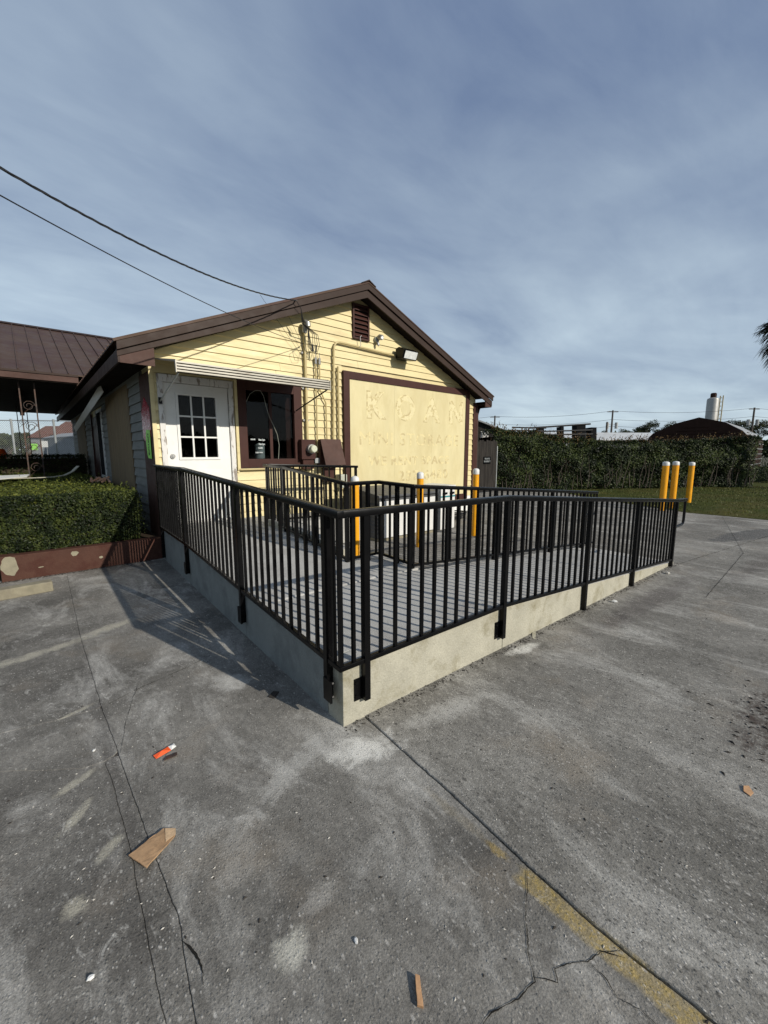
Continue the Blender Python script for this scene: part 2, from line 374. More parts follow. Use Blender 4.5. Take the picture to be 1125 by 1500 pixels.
# ---------------------------------------------------------------- mesh builders
class MB:
    def __init__(s): s.v = []; s.f = []; s.m = []; s.mi = 0
    def add(s, vs, fs):
        o = len(s.v); s.v += [tuple(v) for v in vs]; s.f += [tuple(i+o for i in f) for f in fs]; s.m += [s.mi]*len(fs)
    def box(s, a, b):
        x0, y0, z0 = a; x1, y1, z1 = b
        s.add([(x0, y0, z0), (x1, y0, z0), (x1, y1, z0), (x0, y1, z0), (x0, y0, z1), (x1, y0, z1), (x1, y1, z1), (x0, y1, z1)],
              [(0, 3, 2, 1), (4, 5, 6, 7), (0, 1, 5, 4), (1, 2, 6, 5), (2, 3, 7, 6), (3, 0, 4, 7)])
    def beam(s, p, q, w, h, up=(0, 0, 1), vert_ends=False):
        p, q = Vector(p), Vector(q); d = (q-p).normalized(); u = Vector(up)
        r = d.cross(u)
        if r.length < 1e-4: r = d.cross(Vector((0, 1, 0)))
        r.normalize(); u2 = Vector((0, 0, 1)) if vert_ends else r.cross(d)
        vs = [e+r*a*w/2+u2*b*h/2 for e in (p, q) for a, b in ((-1, -1), (1, -1), (1, 1), (-1, 1))]
        s.add(vs, [(0, 1, 2, 3), (7, 6, 5, 4), (0, 4, 5, 1), (1, 5, 6, 2), (2, 6, 7, 3), (3, 7, 4, 0)])
    def tube(s, pts, r, n=8, cap=True):
        pts = [Vector(p) for p in pts]; rr = r if isinstance(r, (list, tuple)) else [r]*len(pts)
        o = len(s.v); prev = None
        for i, p in enumerate(pts):
            d = (pts[min(i+1, len(pts)-1)]-pts[max(i-1, 0)]).normalized()
            if prev is None:
                a = d.cross(Vector((0, 0, 1)))
                if a.length < 1e-3: a = d.cross(Vector((0, 1, 0)))
                a.normalize()
            else:
                a = (prev-d*prev.dot(d)).normalized()
            prev = a; b = d.cross(a)
            for k in range(n):
                t = 2*math.pi*k/n; s.v.append(tuple(p+(a*math.cos(t)+b*math.sin(t))*rr[i]))
        for i in range(len(pts)-1):
            for k in range(n):
                s.f.append((o+i*n+k, o+i*n+(k+1) % n, o+(i+1)*n+(k+1) % n, o+(i+1)*n+k)); s.m.append(s.mi)
        if cap:
            s.f.append(tuple(o+k for k in range(n))[::-1]); s.f.append(tuple(o+(len(pts)-1)*n+k for k in range(n))); s.m += [s.mi]*2
    def lathe(s, prof, c=(0, 0, 0), n=16):
        o = len(s.v)
        for r, z in prof:
            for k in range(n):
                t = 2*math.pi*k/n; s.v.append((c[0]+r*math.cos(t), c[1]+r*math.sin(t), c[2]+z))
        for i in range(len(prof)-1):
            for k in range(n):
                s.f.append((o+i*n+k, o+i*n+(k+1) % n, o+(i+1)*n+(k+1) % n, o+(i+1)*n+k)); s.m.append(s.mi)
        s.f.append(tuple(o+k for k in range(n))[::-1]); s.f.append(tuple(o+(len(prof)-1)*n+k for k in range(n))); s.m += [s.mi]*2
    def prism(s, poly, fn, lo, hi):
        """extrude a 2-D outline; fn(u, v, w) gives the point"""
        n = len(poly)
        s.add([fn(u, v, lo) for u, v in poly]+[fn(u, v, hi) for u, v in poly],
              [tuple(range(n))[::-1], tuple(range(n, 2*n))]+[(i, (i+1) % n, n+(i+1) % n, n+i) for i in range(n)])
    def build(s, name, mat, parent=None, bevel=0, smooth=False):
        me = bpy.data.meshes.new(name); me.from_pydata(s.v, [], s.f)
        bm = bmesh.new(); bm.from_mesh(me)
        for f, k in zip(bm.faces, s.m): f.material_index = k
        bmesh.ops.recalc_face_normals(bm, faces=bm.faces)
        if bevel:
            bmesh.ops.bevel(bm, geom=[e for e in bm.edges if len(e.link_faces) == 2 and e.calc_face_angle(0) > .6], offset=bevel, segments=2, profile=.6, affect='EDGES', clamp_overlap=True)
        bm.to_mesh(me); bm.free()
        for x in (mat if isinstance(mat, (list, tuple)) else [mat]): me.materials.append(x)
        if smooth:
            for p in me.polygons: p.use_smooth = True
            try: me.set_sharp_from_angle(angle=R(40))
            except Exception: pass
        o = bpy.data.objects.new(name, me); COL.objects.link(o)
        if parent: o.parent = parent
        return o

def box(name, a, b, mat, parent=None, bevel=0):
    m = MB(); m.box(a, b); return m.build(name, mat, parent, bevel)
def thing(name, label, cat, loc=(0, 0, 0), rz=0, group=None):
    o = bpy.data.objects.new(name, None); COL.objects.link(o); o.empty_display_size = .2
    o.location = loc; o.rotation_euler = (0, 0, rz); o['label'] = label; o['category'] = cat
    if group: o['group'] = group
    return o
def tag(o, label, cat, group=None):
    o['label'] = label; o['category'] = cat
    if group: o['group'] = group
    return o
def struct(o): o['kind'] = 'structure'; return o
def copy_part(o, parent=None, loc=None, scale=None):
    c = o.copy(); COL.objects.link(c)
    if parent: c.parent = parent
    if loc is not None: c.location = loc
    if scale is not None: c.scale = scale
    return c
def text_mesh(name, txt, size, mat, parent=None, extr=.002, bold=0.0, xs=1, align='CENTER', spacing=1):
    cu = bpy.data.curves.new(name, 'FONT'); cu.body = txt; cu.size = size; cu.extrude = extr; cu.offset = bold
    cu.align_x = align; cu.align_y = 'CENTER'; cu.resolution_u = 3; cu.space_character = spacing
    t = bpy.data.objects.new(name+'_c', cu); COL.objects.link(t)
    me = bpy.data.meshes.new_from_object(t.evaluated_get(bpy.context.evaluated_depsgraph_get()))
    bpy.data.objects.remove(t)
    me.transform(Matrix.Diagonal((xs, 1, 1, 1)))
    me.materials.clear(); me.materials.append(mat)
    o = bpy.data.objects.new(name, me); COL.objects.link(o)
    if parent: o.parent = parent
    return o

def leaves(name, pts, size, mat, parent=None, nrm=None, flat=.0, aspect=.55, smin=.6, droop=0):
    """many folded leaf blades; pts = list of points, nrm = optional outward vectors"""
    V, Fc = [], []
    rnd = random.random
    for i, p in enumerate(pts):
        s = size*(smin+(1.2-smin)*rnd())
        d = Vector((rnd()-.5, rnd()-.5, rnd()-.5))
        if nrm is not None: d = d*1.0+Vector(nrm[i])*.55
        d.normalize()
        a = d.cross(Vector((rnd()-.5, rnd()-.5, rnd()-.5)))
        if a.length < 1e-3: continue
        a.normalize(); b = d.cross(a)
        p = Vector(p); o = len(V); w = s*aspect*.5
        V += [tuple(p-a*s*.5), tuple(p+b*w+d*w*.35), tuple(p+a*s*.5), tuple(p-b*w+d*w*.35)]
        Fc += [(o, o+1, o+2), (o, o+2, o+3)]
    me = bpy.data.meshes.new(name); me.from_pydata(V, [], Fc); me.materials.append(mat)
    o = bpy.data.objects.new(name, me); COL.objects.link(o); o['kind'] = 'stuff'
    if parent: o.parent = parent
    return o

# ================================================================= GROUND
g = MB(); g.box((-900, -900, -.6), (900, 900, -.035)); struct(g.build('ground', M['yardground']))
def jag(pts, step=.035, amp=.006, seed=0):
    out = []
    for i in range(len(pts)-1):
        a, b = Vector(pts[i]), Vector(pts[i+1]); L_ = (b-a).length; n = max(1, int(L_/step))
        nrm = Vector((-(b-a).y, (b-a).x)).normalized()
        for k in range(n):
            p = a+(b-a)*(k/n)
            w = amp*(noise.noise(Vector((p.x*9+seed, p.y*9, seed)))*.9+noise.noise(Vector((p.x*60, p.y*60, seed+3)))*.6+noise.noise(Vector((p.x*150, p.y*150, seed+5)))*.35)
            out.append(tuple(p+nrm*w))
    out.append(tuple(pts[-1])); return out
def off(pts, dx): return [(x+dx, y) for x, y in pts]
J1 = jag([(.20, -3), (.20, .6), (.2, 1.0), (.235, 1.3), (.222, 1.7), (.212, 2.25), (.2, 2.8), (.2, 4.1), (.25, 6.5)], step=.02, seed=1, amp=.004)
J1b = jag([(.135, -3), (.138, 1.08), (.15, 1.41), (.16, 1.72), (.16, 2.12), (.15, 2.31)], step=.02, seed=2, amp=.004)
J2 = jag([(1.245, -3), (1.24, .1), (1.232, .39), (1.25, .64), (1.285, 1.04), (1.315, 1.5)], step=.011, amp=.0045, seed=3)
K3 = jag([(-6, 3.1), (-.6, 2.62), (-.23, 2.52), (-.09, 2.40), (.06, 2.29), (.15, 2.27)], amp=.01, seed=4)
K3b = jag([(-6, 3.2), (-.25, 2.88), (-.02, 2.83), (.19, 2.8)], amp=.01, seed=8)
def slab(name, outline, mat, top=0.0, bev=.0016):
    m = MB(); m.prism(outline, lambda u, v, w: (u, v, w), -.05, top)
    o = m.build(name, mat, None)
    bm = bmesh.new(); bm.from_mesh(o.data)
    es = [e for e in bm.edges if all(v.co.z > top-.001 for v in e.verts) and len(e.link_faces) == 2]
    bmesh.ops.bevel(bm, geom=es, offset=bev, segments=1, affect='EDGES', clamp_overlap=True)
    bmesh.ops.triangulate(bm, faces=[f for f in bm.faces if len(f.verts) > 4], ngon_method='EAR_CLIP')
    bm.to_mesh(o.data); bm.free()
    return struct(o)
gp = .0010
K3lo = [p for p in K3]; K3hi = [(x, y+.001) for x, y in K3]
slab('pavement', [(-6, -3)]+off([p for p in J1b if p[1] <= 2.25], -gp)+[(x, y-.001) for x, y in K3[::-1]], M['pave'])
slab('pavement', K3hi+off([(.195, 2.29)]+[p for p in J1 if 2.3 < p[1] < 2.79], -gp)+[(x, y-.0008) for x, y in K3b[::-1]], M['pave'])
slab('pavement', [(x, y+.0008) for x, y in K3b]+off([p for p in J1 if p[1] > 2.82], -gp)+[(-6, 6.5)], M['pave'])
slab('pavement', off(J1b, gp)+off([p for p in J1 if p[1] <= 2.28][::-1], -gp), M['pave'], -.0022)
slab('pavement', off(J1, gp)[::-1]+[(1.0, -3)]+off(J2, -.0022)+[(1.330, 1.75), (1.6, 1.75), (1.6, 8.3), (.254, 8.3)], M['pave'], 0)
slab('pavement', off(J2, .0035)+[(1.337, 1.745), (1.62, 1.745), (1.62, 9.5), (17.2, 9.5), (14.2, 6.0), (12.42, 2.7), (12.36, -1), (12.4, -30), (1.3, -30), (1.26, -3)], M['pave_right'], .006, .0035)

m = MB(); m.box((-6, -3, -.04), (.6, 6.5, -.0055)); struct(m.build('joint_filler', M['filler']))
def ribbon(name, pts, w, mat, z=.003, seed=0, parent=None):
    p = jag(pts, step=.009, amp=.006, seed=seed); m = MB(); vs = []; n = len(p)
    for i, q in enumerate(p):
        a = Vector(p[max(i-1, 0)]); b = Vector(p[min(i+1, n-1)]); d = (b-a).normalized(); nn = Vector((-d.y, d.x))
        k = .62*w*(.35+.9*abs(noise.noise(Vector((q[0]*30, q[1]*30, seed)))+.45))*min(1, i/6+.2, (n-1-i)/6+.2)
        vs += [(q[0]+nn.x*k/2, q[1]+nn.y*k/2, z), (q[0]-nn.x*k/2, q[1]-nn.y*k/2, z)]
    m.add(vs, [(2*i, 2*i+1, 2*i+3, 2*i+2) for i in range(n-1)])
    return struct(m.build(name, mat))
# hairline cracks running through the slabs (dirt packed in them)
for i, (pts, w) in enumerate([
    ([(1.235, .63), (1.18, .60), (1.08, .55), (1.0, .49), (.96, .45), (.89, .46), (.81, .49), (.75, .49), (.6, .42)], .005),
    ([(.965, .455), (.99, .43), (1.005, .405), (1.03, .425), (1.07, .41), (1.12, .37), (1.18, .35), (1.22, .32), (1.236, .315)], .006),
    ([(1.12, .37), (1.12, .32), (1.10, .28), (1.12, .23), (1.11, .1)], .004),
    ([(1.175, .36), (1.20, .325), (1.215, .30)], .012),
    ([(.215, 2.8), (.39, 2.87), (.68, 2.94), (.9, 3.02)], .005),
    ([(.215, 2.27), (.3, 2.6), (.42, 2.95)], .003),
    ([(.222, 1.22), (.245, 1.16), (.25, 1.10), (.24, 1.06)], .012),
    ([(-1.2, 3.6), (-.4, 3.5), (.19, 3.42)], .004)]):
    ribbon('crack', pts, w, M['dirt'], seed=i*3.1)
for i, (pts, w) in enumerate([([(6.6, 1.45), (8.3, 1.2), (12.3, .6)], .012), ([(5.2, .9), (8, 1.0), (12.3, 2.0)], .008), ([(9, 6), (9.1, 2.6), (9.4, -4)], .01)]):
    ribbon('crack', pts, w, M['dirt'], z=.0095, seed=i*5.1+40)

# grass strip and far lawn
gr = MB()
out = [(12.43, -30), (12.39, -1), (12.44, 2.7), (14.2, 6.0), (17.2, 9.5), (60, 30), (60, -30)]
gr.prism(out, lambda u, v, w: (u, v, w), -.03, .012)
struct(gr.build('lawn', M['grassbase']))
V, Fc = [], []
for i in range(42000):
    d = random.random()**.8
    x = 12.4+14*d; y = random.uniform(-7, 9)
    if x < 12.45 or (y > 2.7 and x < 12.44+(y-2.7)*.55) or y > 13.2-.0*x: continue
    if x > 25.0 or (y > 8.6-(x-15.4)*.72+.9): continue
    h = random.uniform(.015, .05); a = random.random()*6.28; w = .006+.004*random.random()*(1+d)
    lx, ly = random.gauss(0, .02), random.gauss(0, .02); o = len(V)
    V += [(x-math.cos(a)*w, y-math.sin(a)*w, .01), (x+math.cos(a)*w, y+math.sin(a)*w, .01), (x+lx, y+ly, .01+h)]
    Fc.append((o, o+1, o+2))
me = bpy.data.meshes.new('grass'); me.from_pydata(V, [], Fc); me.materials.append(M['grass'])
o = bpy.data.objects.new('grass', me); COL.objects.link(o); o['kind'] = 'stuff'; o['label'] = 'short patchy green lawn grass beyond the concrete lot'; o['category'] = 'grass'

# ================================================================= RAMP
RA = R(-2.1); RC = (1.183, 1.71, 0)
def interp(tab, x):
    if x <= tab[0][0]: return tab[0][1]
    for (a, b), (c, d) in zip(tab, tab[1:]):
        if x <= c: return b+(d-b)*(x-a)/(c-a)
    return tab[-1][1]
DR = [(0, .335), (1.42, .335), (5.34, .035)]      # deck height along the right run
DL = [(0, .335), (1.2, .345), (3.15, .45), (9, .45)]  # deck height along the left run
rp = thing('concrete_ramp', 'pale concrete wheelchair ramp wrapping round a corner with raised landing at the white door', 'ramp', RC, RA)
def wall_seg(pts, th, along, lo=-.05, mat=None):
    """pts = [(pos, top)...]; along 's' or 't'; th=(a,b) the wall's thickness range"""
    m = MB(); poly = [(pts[0][0], lo), (pts[-1][0], lo)]+[(p, z) for p, z in pts[::-1]]
    f = (lambda u, v, w: (u, w, v)) if along == 's' else (lambda u, v, w: (w, u, v))
    m.prism(poly, f, th[0], th[1])
    o = m.build('wall_segment', [mat or M['curb'], M['deck']], rp, bevel=.007)
    for p in o.data.polygons:
        if p.normal.z > .9: p.material_index = 1
    return o
TH = .16
cuts = [0.0, 1.46, 2.735, 3.885, 5.34]
for a, b in zip(cuts, cuts[1:]):
    xs = [a+.002]+[p for p, _ in DR if a < p < b]+[b-.002]
    wall_seg([(x, interp(DR, x)) for x in xs], (0, TH), 's')
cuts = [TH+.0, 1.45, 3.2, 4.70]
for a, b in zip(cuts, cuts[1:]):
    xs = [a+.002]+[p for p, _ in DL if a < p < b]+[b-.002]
    wall_seg([(x, interp(DL, x)) for x in xs], (0, TH), 't', mat=M['curb_shaded'])
# decks (each a cast panel)
IW = 1.25   # inside width
def deck(pts, w0, w1, along):
    m = MB(); poly = [(pts[0][0], -.05), (pts[-1][0], -.05)]+[(p, z-.003) for p, z in pts[::-1]]
    f = (lambda u, v, w: (u, w, v)) if along == 's' else (lambda u, v, w: (w, u, v))
    m.prism(poly, f, w0, w1); return m.build('deck_slab', M['deck'], rp, bevel=.004)
deck([(TH+.001, .335), (1.44, .335)], TH+.001, 1.2, 's')
deck([(1.444, .333), (5.33, .035)], TH+.001, 1.2, 's')
deck([(1.204, .335), (1.215, .345), (3.15, .45)], TH+.001, IW, 't')
deck([(3.154, .45), (4.83, .45)], TH+.001, 1.75, 't')
deck([(1.204, .335), (1.9, .335)], IW+.003, 1.72, 't')
deck([(3.9, .45), (4.75, .45)], 1.754, 3.05, 't')
# raised inner curb
wall_seg([(1.905, .46), (3.15, .54), (3.895, .54)], (IW+.004, IW+.13), 't')

# ---- railings
pk = MB(); pk.box((-.0095, -.0095, 0), (.0095, .0095, 1)); PK = pk.build('picket', M['black']); 
ps = MB(); ps.box((-.0185, -.0185, 0), (.0185, .0185, 1)); PS = ps.build('post', M['black'])
bk = MB(); bk.box((-.055, -.008, 0), (.055, .008, .13)); 
for sx in (-.04, .04):
    for z in (.025, .105): bk.lathe([(.009, 0), (.009, .014)], (0, 0, 0), 6); 
bk = MB(); bk.box((-.038, -.006, 0), (.038, .006, .13))
for sx in (-.027, .027):
    for z in (.03, .11):
        bk.tube([(sx, -.006, z), (sx, -.018, z)], .009, 6)
BK = bk.build('bracket', M['black'])
protos = [PK, PS, BK]
def railing(root, path, posts, post_bottom=.12, side=0, gap=.11, brackets=False, topw=.05, ends=None):
    """path = [(s,t,ztop,zbot)...] polyline in the ramp frame"""
    P = [Vector((a, b)) for a, b, _, _ in path]
    for i in range(len(path)-1):
        a, b = path[i], path[i+1]
        m = MB(); d = (Vector((b[0], b[1], b[2]))-Vector((a[0], a[1], a[2]))).normalized()
        ext = .0245
        m.beam(Vector((a[0], a[1], a[2]-.02))-d*(ext if i else 0), Vector((b[0], b[1], b[2]-.02))+d*(ext if i < len(path)-2 else 0), .05-.0004*i, .042-.0004*i)
        m.build('top_rail', M['black'], root, bevel=.010, smooth=True)
        m = MB(); m.beam(Vector((a[0], a[1], a[3]))-d*(.014 if i else 0), Vector((b[0], b[1], b[3]))+d*(.014 if i < len(path)-2 else 0), .03-.0004*i, .03-.0004*i)
        m.build('bottom_rail', M['black'], root, bevel=.005)
    # walk along the path by length
    segs = []; acc = 0
    for i in range(len(P)-1):
        L_ = (P[i+1]-P[i]).length; segs.append((acc, acc+L_, i)); acc += L_
    def at(dist):
        for a, b, i in segs:
            if dist <= b+1e-6:
                k = (dist-a)/(b-a); p = P[i].lerp(P[i+1], k)
                return p, path[i][2]+(path[i+1][2]-path[i][2])*k, path[i][3]+(path[i+1][3]-path[i][3])*k, (P[i+1]-P[i]).normalized()
    for item in posts:
        dist, bot = item[:2]
        p, zt, zb, dr = at(dist)
        c = copy_part(PS, root, (p.x, p.y, bot), (1, 1, zt-.03-bot)); c.rotation_euler = (0, 0, math.atan2(dr.y, dr.x))
        if len(item) > 2:
            nn = Vector((-dr.y, dr.x))*item[2]
            q = p+nn*.022+dr*(item[3] if len(item) > 3 else 0); c = copy_part(BK, root, (q.x, q.y, bot+.0)); c.rotation_euler = (0, 0, math.atan2(dr.y, dr.x)+(math.pi if item[2] < 0 else 0))
    pd = sorted(x[0] for x in posts); edges = [0]+pd+[acc]
    for a, b in zip(edges, edges[1:]):
        n = int(round((b-a)/gap))
        if side and b-a < .3: n = 0
        for k in range(1, n):
            p, zt, zb, dr = at(a+(b-a)*k/n)
            c = copy_part(PK, root, (p.x, p.y, zb+.01), (1, 1, zt-.035-zb-.01)); c.rotation_euler = (0, 0, math.atan2(dr.y, dr.x))
    return at, acc
OFS = -.022
r1 = thing('outer_railing', 'long black metal picket railing along the outer edge of the ramp, turning the near corner', 'railing', RC, RA)
LT = 4.62
path = [(OFS, LT, 1.34, .475), (OFS, 3.12, 1.34, .475), (OFS, 1.42, 1.272, .405), (OFS, OFS, 1.212, .362), (1.42, OFS, 1.195, .365), (5.15, OFS, .905, .10)]
railing(r1, path, [(.10, .05), (1.42, .13, -1), (3.17, .13, -1), (LT-.112, .135, -1, .03), (LT-2*OFS+.142, .125, 1, -.03), (LT-2*OFS+1.42, .11, 1, -.03), (LT-2*OFS+2.73, .0), (LT-2*OFS+3.87, .0), (LT-2*OFS+5.15, .0)], side=1)
m = MB()
m.beam((5.14, OFS, .884), (5.50, OFS, .872), .05, .04); m.build('top_rail', M['black'], r1, bevel=.01, smooth=True)
m = MB(); m.tube([(5.485, OFS, .86), (5.49, OFS, .60), (5.475, OFS, .555), (5.43, OFS, .54), (5.17, OFS, .535)], .017, 8); m.build('return_loop', M['black'], r1, smooth=True)
copy_part(PK, r1, (OFS, OFS, .372), (1.15, 1.15, .80)); copy_part(PK, r1, (OFS, .038, .372), (1, 1, .80)); copy_part(PK, r1, (.06, OFS, .372), (1, 1, .80))
m = MB(); m.box((4.99, OFS-.06, .006), (5.32, OFS+.07, .018)); 
r2 = thing('inner_railing', 'inner black picket railing zigzagging round a notch in front of the yellow bollard', 'railing', RC, RA)
path = [(3.05, 4.18, 1.275, .44), (1.33, 4.12, 1.335, .49), (1.24, 3.30, 1.33, .50), (1.19, 1.73, 1.205, .40), (1.655, 1.79, 1.20, .385), (1.64, 1.20, 1.19, .375), (5.50, 1.14, .90, .085)]
seg = [0]
for a, b in zip(path, path[1:]): seg.append(seg[-1]+math.hypot(b[0]-a[0], b[1]-a[1]))
railing(r2, path, [(.04, .03), (seg[1]-.03, .44), (seg[2], .44), (seg[3]-.75, .33, 1), (seg[3]-.0, .29), (seg[3]+.30, .25), (seg[4]+.32, .25), (seg[5]-.025, .29), (seg[5]+1.3, .2), (seg[5]+2.55, .1), (seg[5]+3.45, .02)])
m = MB(); m.tube([(5.49, 1.14, .86), (5.49, 1.14, .60), (5.47, 1.14, .56), (5.42, 1.14, .545), (5.1, 1.14, .57)], .017, 8); m.build('return_loop', M['black'], r2, smooth=True)
for p in protos: bpy.data.objects.remove(p)

# ================================================================= YELLOW BUILDING
YW = 6.58
WX0, WX1, WB = 1.40, 8.84, 19.4
PKX, PKZ, SL = 5.06, 4.60, .415
def ztop(x): return PKZ-SL*abs(x-PKX)
hb = thing('yellow_building', 'yellow clapboard gabled building with brown metal roof and faded sign panel', 'building', (WX0, YW, 0))
OX, OY = -WX0, -YW
def hbuild(m, name, mat, **k):
    o = m.build(name, mat, hb, **k)
    o.matrix_parent_inverse = Matrix.Translation((-WX0, -YW, 0)); return o
def hbox(name, a, b, mat, bevel=0): m = MB(); m.box(a, b); return hbuild(m, name, mat, bevel=bevel)
# openings in the gable wall: x0,x1,z0,z1
DOOR = (1.555, 2.475, .445, 2.495); WIN = (2.70, 3.665, 1.34, 2.545)
core = MB(); Y0, Y1 = YW+.03, YW+.14
core.box((WX0+.02, Y0, 0), (DOOR[0], Y1, 2.70)); core.box((DOOR[1], Y0, 0), (WIN[0], Y1, 2.70)); core.box((WIN[1], Y0, 0), (WX1-.02, Y1, 2.70))
core.box((DOOR[0], Y0, 0), (DOOR[1], Y1, DOOR[2])); core.box((DOOR[0], Y0, DOOR[3]), (DOOR[1], Y1, 2.70))
core.box((WIN[0], Y0, 0), (WIN[1], Y1, WIN[2])); core.box((WIN[0], Y0, WIN[3]), (WIN[1], Y1, 2.70))
core.prism([(WX0+.02, 2.70), (WX1-.02, 2.70), (WX1-.02, ztop(WX1)-.16), (PKX, PKZ-.16), (WX0+.02, ztop(WX0)-.16)], lambda u, v, w: (u, w, v), Y0, Y1)
core.box((WX0+.03, Y1, 0), (WX0+.12, WB, 2.78)); core.box((WX1-.12, Y1, 0), (WX1-.03, WB, 2.78)); core.box((WX0+.03, WB, 0), (WX1-.03, WB+.1, 2.78))
core.prism([(WX0+.03, 2.78), (WX1-.03, 2.78), (PKX, PKZ-.2)], lambda u, v, w: (u, w, v), WB, WB+.1)
hbuild(core, 'wall_core', M['yellow_side'])
hbox('foundation', (WX0+.01, YW+.005, -.04), (WX1-.01, YW+.03, .40), M['white'])
# gable clapboards
SP = .13
SIGN = (4.65, 8.48, .33, 3.03); VENT = (4.90, 5.30, 3.65, 4.29)
holes = [(DOOR[0]-.07, DOOR[1]+.09, 0, DOOR[3]+.11), (2.60, 3.77, 1.23, 2.66), (SIGN[0], SIGN[1], SIGN[2], SIGN[3]), VENT]
z = .40
def board(x0l, x1l, x0h, x1h, z0, z1, name='siding_board', mat=None):
    """one lapped board: lower edge proud, upper edge tucked"""
    if x1l-x0l < .03: return
    yl, yh = YW-.004, YW+.016; j = random.uniform(-.0015, .0015)
    m = MB()
    m.add([(x0l, yl+j, z0), (x1l, yl+j, z0), (x1l, YW+.029, z0), (x0l, YW+.029, z0), (x0h, yh+j, z1), (x1h, yh+j, z1), (x1h, YW+.029, z1), (x0h, YW+.029, z1)],
          [(0, 3, 2, 1), (4, 5, 6, 7), (0, 1, 5, 4), (1, 2, 6, 5), (2, 3, 7, 6), (3, 0, 4, 7)])
    return hbuild(m, name, mat or M['yellow_side'])
while z < 4.42:
    z1 = z+SP+.003
    def lim(zz):   # where the roof line cuts the board
        dx = (PKZ-.20-zz)/SL
        return max(WX0+.005, PKX-dx), min(WX1-.14, PKX+dx)
    a0, b0 = lim(z); a1, b1 = lim(z1)
    if b0-a0 < .1: break
    spans = [(a0, b0)]
    for hx0, hx1, hz0, hz1 in holes:
        if z1 > hz0+.01 and z < hz1-.01:
            ns = []
            for s0, s1 in spans:
                if hx1 <= s0 or hx0 >= s1: ns.append((s0, s1)); continue
                if hx0-s0 > .03: ns.append((s0, hx0))
                if s1-hx1 > .03: ns.append((hx1, s1))
            spans = ns
    for s0, s1 in spans:
        # long runs are butted from two lengths
        parts = [(s0, s1)]
        if s1-s0 > 3.2:
            c = s0+(s1-s0)*random.uniform(.35, .65); parts = [(s0, c-.0015), (c+.0015, s1)]
        for p0, p1 in parts:
            board(p0, p1, a1 if p0 == a0 else p0, b1 if p1 == b0 else p1, z, z1)
    z += SP
# corner boards and frieze
hbox('corner_trim', (WX1-.14, YW-.015, .05), (WX1+.0, YW+.03, 2.74), M['brown'], .003)
hbox('corner_trim', (WX1-.01, YW-.012, .05), (WX1+.04, YW+.15, 2.74), M['brown'], .003)
hbox('corner_trim', (WX0-.015, YW-.012, .0), (WX0+.04, YW+.0, 2.72), M['yellow_side'], .003)
hbox('corner_trim', (WX0-.02, YW+.002, .0), (WX0+.015, YW+.62, 2.62), M['brown_light'], .003)
m = MB(); m.prism([(YW+.10, 2.14), (YW+.36, 2.30), (YW+.60, 2.10), (YW+.60, 1.72), (YW+.3, 1.60), (YW+.06, 1.74)], lambda u, v, w: (w, u, v), WX0-.024, WX0-.0205); o = hbuild(m, 'red_film', M['red']); o['label'] = 'torn strip of red plastic film'
# left wall clapboards (grey side), spans along Y
lh = [(8.22, 10.75, .0, 2.66), (11.55, 12.35, .9, 2.5), (12.35, 13.55, 0, 2.5), (15.1, 17.6, 0, 2.66)]
z = .1; SP2 = .145
while z < 2.62:
    spans = [(YW+.62, WB-.05)]
    for h0, h1, hz0, hz1 in lh:
        if z+SP2 > hz0+.01 and z < hz1-.01:
            ns = []
            for s0, s1 in spans:
                if h1 <= s0 or h0 >= s1: ns.append((s0, s1)); continue
                if h0-s0 > .03: ns.append((s0, h0))
                if s1-h1 > .03: ns.append((h1, s1))
            spans = ns
    for s0, s1 in spans:
        m = MB(); j = random.uniform(-.004, .004)
        xl, xh = WX0-.006+j, WX0+.016+j
        m.add([(xl, s0, z), (xl, s1, z), (WX0+.029, s1, z), (WX0+.029, s0, z), (xh, s0, z+SP2+.003), (xh, s1, z+SP2+.003), (WX0+.029, s1, z+SP2+.003), (WX0+.029, s0, z+SP2+.003)],
              [(0, 3, 2, 1), (4, 5, 6, 7), (0, 1, 5, 4), (1, 2, 6, 5), (2, 3, 7, 6), (3, 0, 4, 7)])
        hbuild(m, 'siding_board', M['grey_side'])
    z += SP2
for a, b in ((8.22, 9.46), (9.47, 10.75), (15.1, 16.3), (16.31, 17.6)):
    hbox('plywood_board', (WX0-.012, a, .02), (WX0+.028, b, 2.65), M['plywood'], .002)
hbox('frieze_board', (WX0-.01, YW+.62, 2.56), (WX0-.0065, WB, 2.70), M['grey_side'], 0)
hbox('side_door', (WX0+.01, 12.45, .05), (WX0+.028, 13.45, 2.4), M['brown'])
for a, b in ((12.35, 12.45), (13.45, 13.55)): hbox('door_frame', (WX0-.02, a, .0), (WX0+.028, b, 2.5), M['brown'])
wf = hbox('window_frame', (WX0-.02, 11.55, .9), (WX0+.026, 12.33, 2.5), M['white'])
m = MB(); m.box((WX0-.024, 11.62, .97), (WX0-.021, 12.26, 2.43)); pn = hbuild(m, 'side_window_pane', M['dark'])
